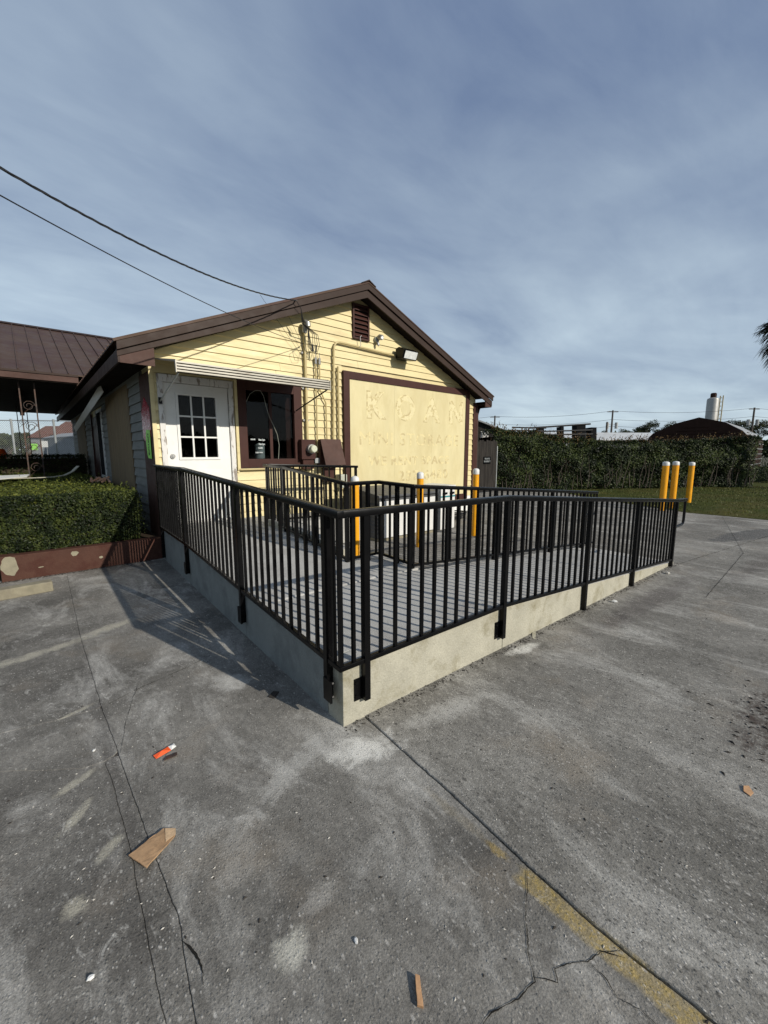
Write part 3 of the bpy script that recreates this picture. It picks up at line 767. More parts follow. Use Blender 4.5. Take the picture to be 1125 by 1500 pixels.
# soffits, fascia, roof
EX0, EX1, RY0, RY1 = .99, 9.10, 6.28, WB+.4
hbox('soffit', (EX0+.03, RY0+.06, 2.70), (WX0+.0, RY1, 2.72), M['soffit'])
hbox('soffit', (WX1, RY0+.06, 2.70), (EX1-.03, RY1, 2.72), M['soffit'])
hbox('eave_fascia', (EX0+.005, RY0+.03, 2.64), (EX0+.03, RY1, 2.80), M['rooftrim'], .002)
hbox('eave_fascia', (EX1-.03, RY0+.03, 2.64), (EX1-.005, RY1, 2.80), M['rooftrim'], .002)
for x0, x1 in ((EX0+.03, WX0+.02), (WX1-.0, EX1-.03)):
    lo = 2.64
    m = MB(); m.prism([(x0, lo), (x1, lo), (x1, ztop(x1)-.15), (x0, ztop(x0)-.15)], lambda u, v, w: (u, w, v), RY0+.035, RY0+.06)
    hbuild(m, 'eave_return', M['brown_light'])
for sgn in (-1, 1):
    xe = EX0 if sgn < 0 else EX1
    def q(x, dz): return (x, ztop(x)+dz)
    m = MB(); m.prism([q(xe, -.02), q(PKX, -.02), q(PKX, -.125), q(xe, -.125)], lambda u, v, w: (u, w, v), RY0-.01, RY0+.02); hbuild(m, 'rake_trim', M['rooftrim'], bevel=.003)
    m = MB(); m.prism([q(xe+(-sgn)*.0, -.127), q(PKX, -.127), q(PKX, -.26), q(xe, -.26 if sgn > 0 else -.20)], lambda u, v, w: (u, w, v), RY0+.022, RY0+.05); hbuild(m, 'rake_fascia', M['rooftrim'], bevel=.003)
    xw = WX0 if sgn < 0 else WX1
    m = MB(); m.prism([q(xw, -.17), q(PKX, -.17), q(PKX, -.19), q(xw, -.19)], lambda u, v, w: (u, w, v), RY0+.05, YW+.03); hbuild(m, 'rake_soffit', M['soffit'])
    # metal roof panels with raised ribs
    y = RY0-.02
    n = 0
    while y < RY1:
        y2 = min(y+.9, RY1); m = MB()
        m.prism([q(xe-(-sgn)*.0+sgn*.03, 0), q(PKX, 0), q(PKX, -.02), q(xe+sgn*.03, -.02)], lambda u, v, w: (u, w, v), y, y2-.001)
        for k in range(5):
            yy = y+.02+k*.225
            if yy+.04 < y2:
                m.prism([q(xe+sgn*.035, .02), q(PKX, .02), q(PKX, -.001), q(xe+sgn*.035, -.001)], lambda u, v, w: (u, w, v), yy, yy+.035)
        hbuild(m, 'roof_panel', M['roof']); y = y2
m = MB(); m.prism([(PKX-.16, ztop(PKX-.16)+.025), (PKX, PKZ+.04), (PKX+.16, ztop(PKX+.16)+.025), (PKX+.16, ztop(PKX+.16)+.008), (PKX, PKZ+.022), (PKX-.16, ztop(PKX-.16)+.008)], lambda u, v, w: (u, w, v), RY0-.03, RY1); hbuild(m, 'ridge_cap', M['rooftrim'])
m = MB(); m.tube([(EX1-.05, YW+.05, 2.68), (EX1-.12, YW+.04, 2.6), (WX1+.06, YW+.02, 2.45), (WX1+.06, YW+.02, .1)], .03, 8); hbuild(m, 'downspout', M['brown'], smooth=True)
# ---- door
df = MB(); x0, x1, z0, z1 = DOOR
df.box((x0-.075, YW-.02, z0), (x0, YW+.05, z1)); df.box((x1, YW-.02, z0), (x1+.075, YW+.05, z1)); df.box((x0-.075, YW-.0205, z1), (x1+.075, YW+.05, z1+.105)); df.box((x0-.0, YW-.04, z0-.02), (x1, YW+.05, z0+.02))
hbuild(df, 'door_frame', M['white_worn'], bevel=.006)
dr = MB(); gx0, gx1, gz0, gz1 = 1.745, 2.275, 1.43, 2.33; yd0, yd1 = YW+.012, YW+.052
dr.box((x0+.006, yd0, z0+.022), (gx0, yd1, z1-.006)); dr.box((gx1, yd0, z0+.022), (x1-.006, yd1, z1-.006))
dr.box((gx0, yd0, z0+.022), (gx1, yd1, gz0)); dr.box((gx0, yd0, gz1), (gx1, yd1, z1-.006))
door = hbuild(dr, 'door', M['white'])
def sub(m, name, mat, parent, **k):
    o = m.build(name, mat, parent, **k); o.matrix_parent_inverse = (Matrix.Translation((WX0, YW, 0)) @ Matrix.Translation((-WX0, -YW, 0))).inverted() if False else Matrix.Identity(4); return o
mu = MB(); mu.box((gx0-.035, yd0-.014, gz0-.035), (gx1+.035, yd0-.001, gz0)); mu.box((gx0-.035, yd0-.014, gz1), (gx1+.035, yd0-.001, gz1+.035))
mu.box((gx0-.035, yd0-.014, gz0), (gx0, yd0-.001, gz1)); mu.box((gx1, yd0-.014, gz0), (gx1+.035, yd0-.001, gz1))
for k in (1, 2):
    xx = gx0+(gx1-gx0)*k/3; mu.box((xx-.011, yd0-.008, gz0), (xx+.011, yd0+.02, gz1))
    zz_ = gz0+(gz1-gz0)*k/3; mu.box((gx0, yd0-.0085, zz_-.011), (gx1, yd0+.0205, zz_+.011))
sub(mu, 'muntin_grid', M['white'], door)
for i in range(3):
    for k in range(3):
        m = MB(); a, b = gx0+(gx1-gx0)*i/3+.011, gx0+(gx1-gx0)*(i+1)/3-.011; c, d = gz0+(gz1-gz0)*k/3+.011, gz0+(gz1-gz0)*(k+1)/3-.011
        m.box((a, yd0+.012, c), (b, yd0+.016, d)); sub(m, 'pane', M['glass'], door)
for a, b in ((x0+.14, 1.985), (2.045, x1-.14)):
    m = MB(); m.box((a, yd0-.005, .66), (b, yd0-.0005, 1.235)); m.box((a+.03, yd0-.009, .69), (b-.03, yd0-.005, 1.205)); sub(m, 'raised_panel', M['white'], door, bevel=.003)
m = MB(); m.tube([(1.622, yd0-.001, 1.447), (1.622, yd0-.022, 1.447)], .034, 16); m.tube([(1.622, yd0-.022, 1.447), (1.622, yd0-.034, 1.447)], [.02, .016], 12); sub(m, 'deadbolt', M['grey_metal'], door, smooth=True)
for zz_ in (2.2, .9, 1.5):
    m = MB(); m.box((x1-.006, yd0-.012, zz_-.05), (x1+.012, yd0-.001, zz_+.05)); sub(m, 'hinge', M['grey_metal'], door)
# room behind the openings, its unlit gloom painted as near-black walls
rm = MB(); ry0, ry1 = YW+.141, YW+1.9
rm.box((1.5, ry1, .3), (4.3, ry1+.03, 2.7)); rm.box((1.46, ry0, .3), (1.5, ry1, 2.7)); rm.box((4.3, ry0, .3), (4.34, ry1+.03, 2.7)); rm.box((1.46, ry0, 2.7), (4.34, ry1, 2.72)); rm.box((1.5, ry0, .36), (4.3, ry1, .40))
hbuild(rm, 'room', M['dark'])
# ---- window
wf = MB(); x0, x1, z0, z1 = 2.615, 3.765, 1.245, 2.655
for a, b, c, d in ((x0, 2.755, z0, z1), (3.61, x1, z0, z1), (2.755, 3.61, z0, 1.395), (2.755, 3.61, 2.50, z1)): wf.box((a, YW-.02, c), (b, YW+.06, d))
win = hbuild(wf, 'window_frame', M['brown'], bevel=.004)
m = MB(); m.box((3.155, YW+.012, 1.395), (3.205, YW+.05, 2.50)); m.box((3.5, YW+.09, 1.395), (3.6, YW+.11, 2.50)); sub(m, 'mullion', M['brown'], win)
for a, b in ((2.756, 3.154), (3.206, 3.609)):
    m = MB(); m.box((a, YW+.03, 1.396), (b, YW+.034, 2.499)); sub(m, 'pane', M['glass'], win)
m = MB(); m.box((x0-.02, YW-.032, z0-.03), (x1+.02, YW+.02, z0-.001)); sub(m, 'sill', M['conduit'], win, bevel=.004)
m = MB(); m.box((x0-.045, YW-.018, z0-.03), (x0-.001, YW+.02, z1)); sub(m, 'side_casing', M['yellow_side'], win)
# little hardware specks of paint flakes on the sill
m = MB()
for i in range(26):
    xx = random.uniform(2.66, 3.2); m.tube([(xx, YW-.022+random.uniform(-.006, .008), z0+.002), (xx+random.uniform(-.03, .03), YW-.02, z0+random.uniform(.006, .03))], .006, 4)
sub(m, 'nest_debris', M['debris'], win)
for txt, xx, zz_, sz in (('MON-FRI', 2.86, 1.715, .032), ('10am-5pm', 3.01, 1.712, .045), ('10am-2pm', 3.01, 1.64, .042), ('CLOSED', 2.985, 1.575, .034), ('CLOSED  SUNDAY', 2.96, 1.50, .026)):
    t = text_mesh('window_lettering', txt, sz, M['whiteink'], win, .0006, .0015, xs=.62)
    t.data.transform(Matrix.Translation((xx, YW+.0285, zz_)) @ Matrix.Rotation(math.pi/2, 4, 'X'))
jug = MB(); jug.lathe([(.001, 0), (.078, 0), (.082, .02), (.082, .2), (.075, .235), (.05, .25), (.03, .262), (.001, .262)], (3.02, YW+.14, 1.40), 20)
o = jug.build('plastic_jug', M['water_jug'], smooth=True); tag(o, 'pale blue plastic jug standing behind the brown framed window', 'jug')
m = MB(); m.box((2.7, YW+.10, 1.36), (3.66, YW+.4, 1.395)); sub(m, 'inner_shelf', M['brown'], win)
cw = MB(); cp = [aty(x, y, YW-.03) for x, y in ((361, 588), (366, 577), (374, 572), (381, 572), (386, 580), (390, 596), (395, 612), (401, 624), (406, 636), (409, 652), (408, 672))]
cw.tube(cp, .003, 6); o = cw.build('loose_cable', M['grey_plastic'], smooth=True); tag(o, 'thin pale cable hanging in an arc across the brown window', 'cable')

# ---- gable vent
vn = thing('gable_vent', 'dark brown louvred vent high in the yellow gable', 'vent', (5.1, YW, 3.65))
for a, b, c, d in ((-.2, -.165, 0, .64), (.165, .2, 0, .64), (-.165, .165, 0, .035), (-.165, .165, .605, .64)):
    box('frame', (a, -.035, c), (b, .02, d), M['brown'], vn, .002)
for k in range(7):
    m = MB(); zz_ = .055+k*.079; m.prism([(-.03, zz_), (.015, zz_+.06), (.015, zz_+.068), (-.03, zz_+.012)], lambda u, v, w: (w, u, v), -.166, .166); m.build('louvre', M['brown'], vn)
box('backing', (-.166, .016, .035), (.166, .019, .605), M['dark'], vn)

# ---- faded billboard on the wall
sg = thing('wall_sign', 'large yellow sign panel with brown frame and ghost lettering KOAN', 'sign', (SIGN[0], YW, SIGN[2]))
W_, H_ = SIGN[1]-SIGN[0], SIGN[3]-SIGN[2]; fr = .14
box('sign_panel', (fr, -.035, fr), (fr+(W_-2*fr)*.33-.001, -.005, H_-fr), M['sign'], sg)
box('sign_panel', (fr+(W_-2*fr)*.33+.001, -.035, fr), (fr+(W_-2*fr)*.66, -.005, H_-fr), M['sign'], sg)
box('sign_panel', (fr+(W_-2*fr)*.66+.002, -.035, fr), (W_-fr, -.005, H_-fr), M['sign'], sg)
box('frame_board', (0, -.055, 0), (fr, .02, H_), M['brown'], sg, .003); box('frame_board', (W_-fr, -.055, 0), (W_, .02, H_), M['brown'], sg, .003)
box('frame_board', (fr+.001, -.054, 0), (W_-fr-.001, .02, fr), M['brown'], sg, .003); box('frame_board', (fr+.001, -.054, H_-fr), (W_-fr-.001, .02, H_), M['brown'], sg, .003)
def slet(txt, cx, cz, size, mat, xs=1, bold=.01, spacing=1, dy=0):
    t = text_mesh('lettering', txt, size, mat, sg, .0005, bold, xs, spacing=spacing)
    t.data.transform(Matrix.Translation((cx-SIGN[0], -.0357+dy, cz-SIGN[2])) @ Matrix.Rotation(math.pi/2, 4, 'X'))
for ch, cx in (('K', 5.42), ('O', 6.28), ('A', 7.12), ('N', 7.98)):
    slet(ch, cx, 2.42, .70, M['ghost'], 1.0, .034)
    slet(ch, cx+.008, 2.415, .70, M['ghost3'], 1.0, .014, dy=-.0011)
slet('MINI STORAGE', 6.55, 1.77, .38, M['ghost2'], 1.12, 0, 1.1)
slet('WE RENT SPACE', 6.5, 1.32, .26, M['ghost2'], 1.15, .008, 1.15)
slet('237-6480', 6.9, .98, .30, M['ghost2'], 1.2, .01, 1.2)

# ---- aluminium awning over door and window
aw = thing('metal_awning', 'white ribbed aluminium awning sloping over the door and window', 'awning', (1.48, YW, 2.6))
AX0, AX1, PY = 0.0, 2.17, -1.05
zw, zf, lip = .19, .0, .135
m = MB(); m.prism([(0, zw), (PY, zf), (PY, zf-.006), (0, zw-.006)], lambda u, v, w: (w, u, v), AX0, AX1); m.build('top_sheet', M['awning'], aw)
for k in range(4):
    zt_ = zf-.004-k*.035
    m = MB(); m.prism([(PY-.020-.003*k, zt_), (PY+.004, zt_-.001), (PY+.004, zt_-.020), (PY-.020-.003*k, zt_-.023)], lambda u, v, w: (w, u, v), AX0-.01, AX1+.01); m.build('lip_slat', M['awning'], aw, bevel=.004)
m = MB(); m.box((AX0-.008, PY+.0045, zf-lip-.005), (AX1+.008, PY+.012, zf)); m.build('lip_backing', M['rust'], aw)
m = MB(); m.prism([(PY+.02, zf), (PY-.03, zf+.004), (PY-.034, zf-lip-.006), (PY-.005, zf-lip-.008)], lambda u, v, w: (w, u, v), AX0-.022, AX0-.011); m.prism([(PY+.02, zf), (PY-.03, zf+.004), (PY-.034, zf-lip-.006), (PY-.005, zf-lip-.008)], lambda u, v, w: (w, u, v), AX1+.011, AX1+.022); m.build('end_cap', M['awning'], aw)
m = MB(); m.beam((AX0-.005, 0, zw+.004), (AX0-.005, PY, zf+.004), .012, .02); m.build('side_trim', M['awning'], aw)
m = MB(); m.beam((AX1+.005, 0, zw+.004), (AX1+.005, PY, zf+.004), .012, .02); m.build('side_trim', M['awning'], aw)
for x in (AX0+.02, AX1-.02):
    m = MB(); m.tube([(x, PY+.01, zf-lip-.0), (x, -.05, -.38)], .011, 6); b_ = m.build('support_arm', M['galv'] if x < 1 else M['cable'], aw)
m = MB(); m.box((AX0+.0, -.05, -.42), (AX0+.045, -.021, -.33)); m.build('arm_bracket', M['black'], aw)

# ---- electrical service
def wallconduit(name, pts, r, mat, label, cat='conduit', extra=None):
    m = MB(); m.tube(pts, r, 10); o = m.build(name, mat, smooth=True); tag(o, label, cat); return o
yc = YW-.045
mast = thing('service_mast', 'tall yellow painted service mast with weatherhead above the electric meter', 'conduit', (3.84, yc, 1.72))
m = MB(); m.tube([(0, 0, 0), (0, 0, 1.84)], .026, 10); m.build('pipe', M['conduit'], mast, smooth=True)
m = MB(); m.tube([(0, 0, 1.83), (0, -.02, 1.93), (0, -.07, 1.98), (0, -.12, 1.95), (0, -.13, 1.90)], [.045, .055, .055, .05, .04], 10); m.build('weatherhead', M['grey_metal'], mast, smooth=True)
for zz_ in (1.5, .9, .35):
    m = MB(); m.beam((-.06, .03, zz_), (.06, .03, zz_), .03, .025, (0, 1, 0)); m.build('strap', M['grey_metal'], mast)
for i, (x, zt_) in enumerate(((4.05, 3.06), (4.13, 3.06))):
    t = thing('thin_conduit', ['straight thin yellow conduit with open top between mast and elbow pipe', 'thin yellow conduit kinked to the right above the brown panel box'][i], 'conduit', (x, yc, 1.5))
    pts = [(0, 0, zt_-1.5), (0, 0, 0.0)] if i == 0 else [(0, 0, zt_-1.5), (.0, 0, 1.12), (.12, 0, .90), (.13, 0, .24)]
    m = MB(); m.tube(pts, .014, 8); m.build('pipe', M['conduit'], t, smooth=True)
    m = MB(); m.tube([(0, 0, zt_-1.5), (0, -.0, zt_-1.39)], .022, 8); m.tube([(0, 0, zt_-1.39), (0, -.01, zt_-1.3)], .005, 5); m.build('open_fitting', M['grey_metal'], t)
wallconduit('elbow_conduit', [(4.40, yc, 1.72), (4.44, yc, 3.30), (4.45, yc, 3.42), (4.49, yc, 3.49), (4.56, yc, 3.515), (4.66, yc, 3.515), (5.95, yc, 3.48)], .021, M['conduit'], 'yellow painted conduit rising from the brown box and turning right towards the floodlight')
wallconduit('capped_conduit', [(4.53, yc, 1.4), (4.53, yc, 2.98), (4.53, yc, 3.08)], .02, M['conduit'], 'short yellow conduit beside the brown sign frame')
wallconduit('vent_wire', [(5.02, yc-.02, 3.50), (5.05, yc-.03, 3.54), (5.04, yc-.02, 3.68), (5.07, yc-.02, 3.72)], .006, M['grey_metal'], 'little wire looping from the conduit up to the gable vent', 'wire')
mt_ = thing('electric_meter', 'round glass electric meter on a brown box below the mast', 'meter', (3.815, YW, 1.38))
box('meter_box', (-.14, -.13, 0), (.14, .0, .35), M['brown'], mt_, .006)
m = MB(); m.tube([(.03, -.131, .185), (.03, -.20, .185)], .082, 20); m.build('meter_ring', M['grey_metal'], mt_, smooth=True)
m = MB(); m.tube([(.03, -.20, .185), (.03, -.27, .185), (.03, -.28, .185)], [.07, .062, .05], 18); m.build('meter_glass', M['gauge'], mt_, smooth=True)
box('lower_box', (-.10, -.10, -.17), (.12, .0, -.01), M['brown'], mt_, .004)
pb = thing('panel_box', 'brown breaker panel box with its lid hanging open at an angle', 'electrical box', (4.28, YW, 1.24))
box('box_body', (-.22, -.12, .0), (.21, 0, .50), M['brown'], pb, .004)
m = MB(); m.prism([(-.125, .50), (-.135, .505), (-.30, .035), (-.29, .03)], lambda u, v, w: (w, u, v), -.22, .22); m.build('lid', M['brown_light'], pb)
box('lower_box', (-.12, -.10, -.28), (.10, 0, -.01), M['brown'], pb, .004)
gb = box('junction_box', (3.96, YW-.10, 1.31), (4.10, YW-.02, 1.40), M['galv'], None, .004); tag(gb, 'small bare metal junction box between meter and panel box', 'electrical box')
gb = thing('grey_box', 'rounded grey plastic utility box mounted low beside the sign frame', 'electrical box', (4.545, YW, .83)); box('cover', (-.085, -.16, 0), (.085, 0, .26), M['grey_plastic'], gb, .02)
m = MB(); m.tube([(-.02, -.05, 0), (-.02, -.05, -.32)], .016, 8); m.build('pipe', M['galv'], gb)
fd = thing('floodlight', 'black wall floodlight with square glass lens on the yellow gable', 'lamp', (6.16, YW, 3.42), 0)
box('back_plate', (-.12, -.06, 0), (.12, 0, .16), M['black'], fd, .006)
m = MB(); m.prism([(-.06, .20), (-.16, .22), (-.33, .14), (-.27, -.03), (-.06, .0)], lambda u, v, w: (w, u, v), -.2, .2); m.build('housing', M['black'], fd, bevel=.012)
m = MB(); m.prism([(-.336, .122), (-.340, .118), (-.285, -.014), (-.280, -.010)], lambda u, v, w: (w, u, v), -.17, .17); m.build('lens', material('frosted_lens', (.62, .64, .62), .25, var=.2, vscale=12), fd)
pc = thing('motion_sensor', 'small grey round sensor fitting right of the gable vent', 'sensor', (5.48, YW, 3.72))
m = MB(); m.tube([(0, 0, 0), (0, -.05, 0)], .055, 12); m.build('base', M['grey_plastic'], pc, smooth=True)
m = MB(); m.tube([(0, -.05, .03), (.02, -.10, .035), (.03, -.16, .02)], [.03, .055, .05], 12); m.build('sensor_head', M['grey_metal'], pc, smooth=True)
m = MB(); m.tube([(.03, -.161, .02), (.03, -.166, .02)], .034, 12); m.build('sensor_lens', M['white'], pc)
m = MB(); m.tube([(0, -.05, -.03), (0, -.08, -.10), (0, -.09, -.13)], [.02, .03, .014], 10); m.build('knuckle', M['grey_metal'], pc, smooth=True)
# service drop wires
A_ = aty(434, 440, 6.20)
def catenary(a, b, sag, n=24):
    return [a.lerp(b, i/n)-Vector((0, 0, sag*4*(i/n)*(1-i/n))) for i in range(n+1)]
P1 = atd(0, 245, 2.9)
def through(a, p, k): return a+(p-a)*k
sd_ = thing('service_drop', 'thick twisted black power cable coming down to the weatherhead', 'power cable', A_)
B_ = through(A_, P1+Vector((0, 0, .30)), 1.5)
mid = catenary(A_, B_, .34, 90)
for ph in (0, 2.1, 4.2):
    m = MB(); pts = []
    for i, p in enumerate(mid):
        t = i*1.15+ph; pts.append(p-A_+Vector((0, math.cos(t), math.sin(t)))*.0055)
    m.tube(pts, .0052, 5); m.build('conductor', M['cable'], sd_, smooth=True)
MH = Vector((3.84, yc-.13, 3.62))
for i in range(4):   # drip loops from the anchor on the fascia down to the weatherhead
    m = MB(); dx = -.05+.035*i
    pp_ = [A_, A_+Vector((.10, .03, -.10)), A_+Vector((.17+dx*.4, .10, -.30)), Vector((3.98+dx, yc-.12, 3.52)), Vector((4.0+dx*1.3, yc-.11, 3.36)), Vector((3.95+dx, yc-.11, 3.24-.015*i)), Vector((3.88+dx*.6, yc-.11, 3.30)), Vector((3.85+dx*.3, yc-.12, 3.48)), MH]
    m.tube([p-A_ for p in pp_], .0055, 5); m.build('drip_loop', M['cable'], sd_, smooth=True)
for dx in (-.04, .03):
    m = MB(); q_ = Vector((3.96+dx, yc-.115, 3.23))-A_; m.tube([q_, q_+Vector((.01, 0, .12))], .015, 6); m.build('splice', M['cable'], sd_)
m = MB(); m.tube([Vector((0, 0, 0)), Vector((.02, .07, .02)), Vector((.02, .09, .03))], .012, 6); m.build('anchor_hook', M['grey_metal'], sd_)
C_ = Vector((3.80, yc-.03, 3.36)); P2 = atd(0, 286, 2.8)
pw = thing('phone_line', 'thin black phone line running from upper left down to the mast', 'power cable', C_)
m = MB(); m.tube([p-C_ for p in catenary(C_, through(C_, P2+Vector((0, 0, .16)), 1.5), .18, 40)], .0045, 6); m.build('line', M['cable'], pw, smooth=True)
m = MB()
m.tube([(0, 0, 0), (-.22, .0, -.16), (-.18, 0, -.30), (-.06, 0, -.28), (-.02, .01, -.1)], .004, 5); m.tube([(0, 0, -.06), (-.35, .02, .55)], .003, 4); m.tube([(-.05, 0, -.2), (-.75, .02, .62)], .003, 4); m.build('slack_wire', M['cable'], pw)

# tag on the corner board
lt = thing('lime_tag', 'lime green paper tag with handwriting stuck to the brown corner board', 'tag', (WX0-.03, YW+.24, 1.62))
m = MB(); m.prism([(-.13, .20), (.09, .21), (.135, .12), (.15, 0), (.12, -.15), (.08, -.20), (-.13, -.21)], lambda u, v, w: (w, u, v), -.003, 0); m.build('paper', M['green_tag'], lt)
t = text_mesh('handwriting', 'NOTICE', .085, M['ink'], lt, .0006, .003); t.data.transform(Matrix.Translation((-.0045, 0, 0)) @ Matrix.Rotation(-math.pi/2, 4, 'Z') @ Matrix.Rotation(math.pi/2, 4, 'X') @ Matrix.Rotation(-math.pi/2, 4, 'Z'))

# hanging soffit board on the left side
hd = MB(); hd.beam((1.16, 9.2, 2.66), (1.10, 14.4, 2.13), .14, .012, (1, 0, .3)); o = hd.build('hanging_board', M['white']); tag(o, 'loose white soffit board hanging diagonally under the left eave', 'board')

# ================================================================= BREEZEWAY ROOF AND IRON POSTS
bw = thing('breezeway', 'brown standing seam canopy roof joining the left side of the building', 'canopy', (0.9, 11, 0))
BX0, BX1, BY0, BYR = -4.2, 1.4, 11.0, 15.4; BZ0, BZR = 3.11, 4.94
def bb(m, name, mat, **k): o = m.build(name, mat, bw, **k); o.matrix_parent_inverse = Matrix.Translation((-.9, -11, 0)); return o
sl = (BZR-BZ0)/(BYR-BY0)
x = BX0; k = 0
while x < 4.9:
    x2 = x+.265
    # the valley: panels right of the eave are cut by the main roof
    def ylow(xx): 
        zz_ = ztop(max(xx, EX0)) if xx > EX0 else BZ0
        return max(BY0, BY0+(zz_-BZ0)/sl) if xx > EX0 else BY0
    ya, yb = ylow(x), ylow(x2)
    if ya < BYR and yb < BYR:
        zf_ = lambda yy: BZ0+sl*(yy-BY0)
        m = MB(); m.add([(x, ya, zf_(ya)), (x2-.002, yb, zf_(yb)), (x2-.002, BYR, BZR), (x, BYR, BZR), (x, ya, zf_(ya)-.02), (x2-.002, yb, zf_(yb)-.02), (x2-.002, BYR, BZR-.02), (x, BYR, BZR-.02)],
                        [(0, 1, 2, 3), (7, 6, 5, 4), (0, 4, 5, 1), (1, 5, 6, 2), (2, 6, 7, 3), (3, 7, 4, 0)])
        m.beam((x, ya, zf_(ya)+.012), (x, BYR, BZR+.012), .016, .03); bb(m, 'roof_panel', M['roof'])
    x = x2
m = MB(); m.prism([(BYR, BZR-.02), (BYR+4.4, BZ0-.02), (BYR+4.4, BZ0), (BYR, BZR)], lambda u, v, w: (w, u, v), BX0, 4.9); bb(m, 'rear_slope', M['roof'])
m = MB(); m.prism([(BYR-.14, BZR-.03), (BYR, BZR+.04), (BYR+.14, BZR-.03), (BYR, BZR+.02)], lambda u, v, w: (w, u, v), BX0, 4.9); bb(m, 'ridge_cap', M['rooftrim'])
m = MB(); m.box((BX0, BY0-.01, BZ0-.16), (EX0-.002, BY0+.02, BZ0-.015)); bb(m, 'fascia_board', M['brown_light'], bevel=.003)
m = MB(); m.box((BX0, BY0-.03, BZ0-.04), (EX0-.002, BY0-.011, BZ0+.0)); bb(m, 'drip_edge', M['rooftrim'])
m = MB(); m.box((BX0, BY0+.021, 2.93), (WX0-.02, 19.9, 2.96)); bb(m, 'ceiling_board', M['soffit'])
m = MB(); m.box((-.02, 13.0, 2.80), (.10, 19.6, 2.928)); bb(m, 'beam', M['soffit'])
m = MB(); m.prism([(BY0+.1, 2.96), (19.8, 2.96), (BYR, BZR-.06)], lambda u, v, w: (w, u, v), BX0+.02, BX0+.06); bb(m, 'gable_end', M['brown'])
def iron_post(x, y, top, label):
    t = thing('iron_post', label, 'post', (x, y, 0), 0, 'wrought iron canopy posts')
    for dx in (0, .24):
        m = MB(); m.beam((dx, 0, 0), (dx, 0, top), .022, .022, (0, 1, 0)); m.build('upright', M['rust'], t)
    zc = .35
    while zc < top-.1:
        m = MB(); pts = [(.12+(.105-.075*i/16)*math.cos(i*.62), 0, zc+(.11-.08*i/16)*math.sin(i*.62)) for i in range(17)]
        m.tube(pts, .006, 5); m.tube([(.01, 0, zc-.17), (.23, 0, zc+.05)], .005, 4); m.build('scroll', M['rust'], t); zc += .42
    return t
iron_post(.02, 11.30, 2.925, 'rusty wrought iron scroll post under the near edge of the canopy')
iron_post(-.09, 17.5, 2.93, 'black wrought iron scroll post under the far edge of the canopy')

# ================================================================= PLANTER, NEAR HEDGE
pl = thing('planter_wall', 'low brown painted masonry planter wall with peeling end below the hedge', 'planter', (-.35, 6.40, 0))
m = MB(); m.box((0, 0, -.02), (1.70, .14, .30)); m.build('front_wall', M['planter'], pl, bevel=.006)
m = MB(); m.box((0, .142, -.02), (.14, 6.0, .30)); m.build('side_wall', M['planter'], pl, bevel=.006)
def blotch(cx, cz, r, sx, sz, seed, y=-.0015):
    mm = MB(); n = 22; mm.add([(cx, y, cz)]+[(cx+sx*r*math.cos(6.283*i/n)*(1+.45*noise.noise(Vector((math.cos(6.283*i/n)*1.6+seed, math.sin(6.283*i/n)*1.6, seed)))), y, max(.005, min(.294, cz+sz*r*math.sin(6.283*i/n)*(1+.45*noise.noise(Vector((math.cos(6.283*i/n)*1.6+seed, math.sin(6.283*i/n)*1.6, seed+9))))))) for i in range(n)],
                       [(0, i+1, (i+1) % n+1) for i in range(n)]); return mm
blotch(.085, .19, .1, .75, 1.15, 1).build('bare_patch', M['bare'], pl)
blotch(.70, .235, .035, 1.1, .9, 5).build('bare_patch', M['bare'], pl)
blotch(.97, .14, .018, 1.2, .9, 8).build('bare_patch', M['bare'], pl)
blotch(.36, .12, .03, 1, .2, 12).build('bare_patch', M['bare'], pl)
box('soil', (.14, .14, 0), (1.72, 6.0, .27), M['soil'], pl)
hg = thing('box_hedge', 'clipped green box hedge filling the brown planter left of the ramp', 'hedge', (.5, 8.5, .27))
def rb(a, b): return random.uniform(a, b)
def bumpy(x, y): return .05*noise.noise(Vector((x*2.2, y*2.2, 3)))+.03*noise.noise(Vector((x*7, y*7, 1)))
HZT = .99
pts, nr = [], []
for i in range(15000):
    zr = rb(.30, HZT+.0); x = rb(-.9, 1.12); yy = 6.52+.06*noise.noise(Vector((x*4, zr*4, 7)))+abs(random.gauss(0, .05))+.12*max(0, .55-zr)+(.12*max(0, zr-.96))
    x1 = min(x, 1.16-.0)
    pts.append((x1-.5, yy-8.5, zr-.27)); nr.append((0, -1, .2))
for i in range(4200):
    zr = rb(.35, HZT-.05); yy = rb(6.55, 9.2); pts.append((1.14+random.gauss(0, .035)-.5-.05*max(0, zr-.85), yy-8.5, zr-.27)); nr.append((1, 0, .2))
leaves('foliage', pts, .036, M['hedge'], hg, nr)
pts, nr = [], []
for i in range(26000):
    x = rb(-1.2, 1.16); yy = 6.55+(13.6-6.55)*random.random()**1.4
    rr = min(1, (yy-6.5)/.12)*.0
    zt_ = HZT+bumpy(x, yy)-.10*max(0, 1-(yy-6.52)/.14)-.12*max(0, 1-(1.2-x)/.16)-abs(random.gauss(0, .03)); pts.append((x-.5, yy-8.5, zt_-.27)); nr.append((0, 0, 1))
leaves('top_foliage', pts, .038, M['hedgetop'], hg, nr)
pts, nr = [], []
for i in range(150):
    x, yy = rb(-.9, 1.1), 6.55+4*random.random()**2; hh = rb(.03, .12)
    for k in range(7): pts.append((x-.5+random.gauss(0, .012), yy-8.5+random.gauss(0, .012), HZT-.27+hh*k/6)); nr.append((0, 0, .3))
leaves('shoots', pts, .034, M['hedgetop'], hg, nr)
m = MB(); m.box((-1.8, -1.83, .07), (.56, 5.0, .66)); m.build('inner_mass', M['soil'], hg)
o = hg.children[-1]; 
m = MB()
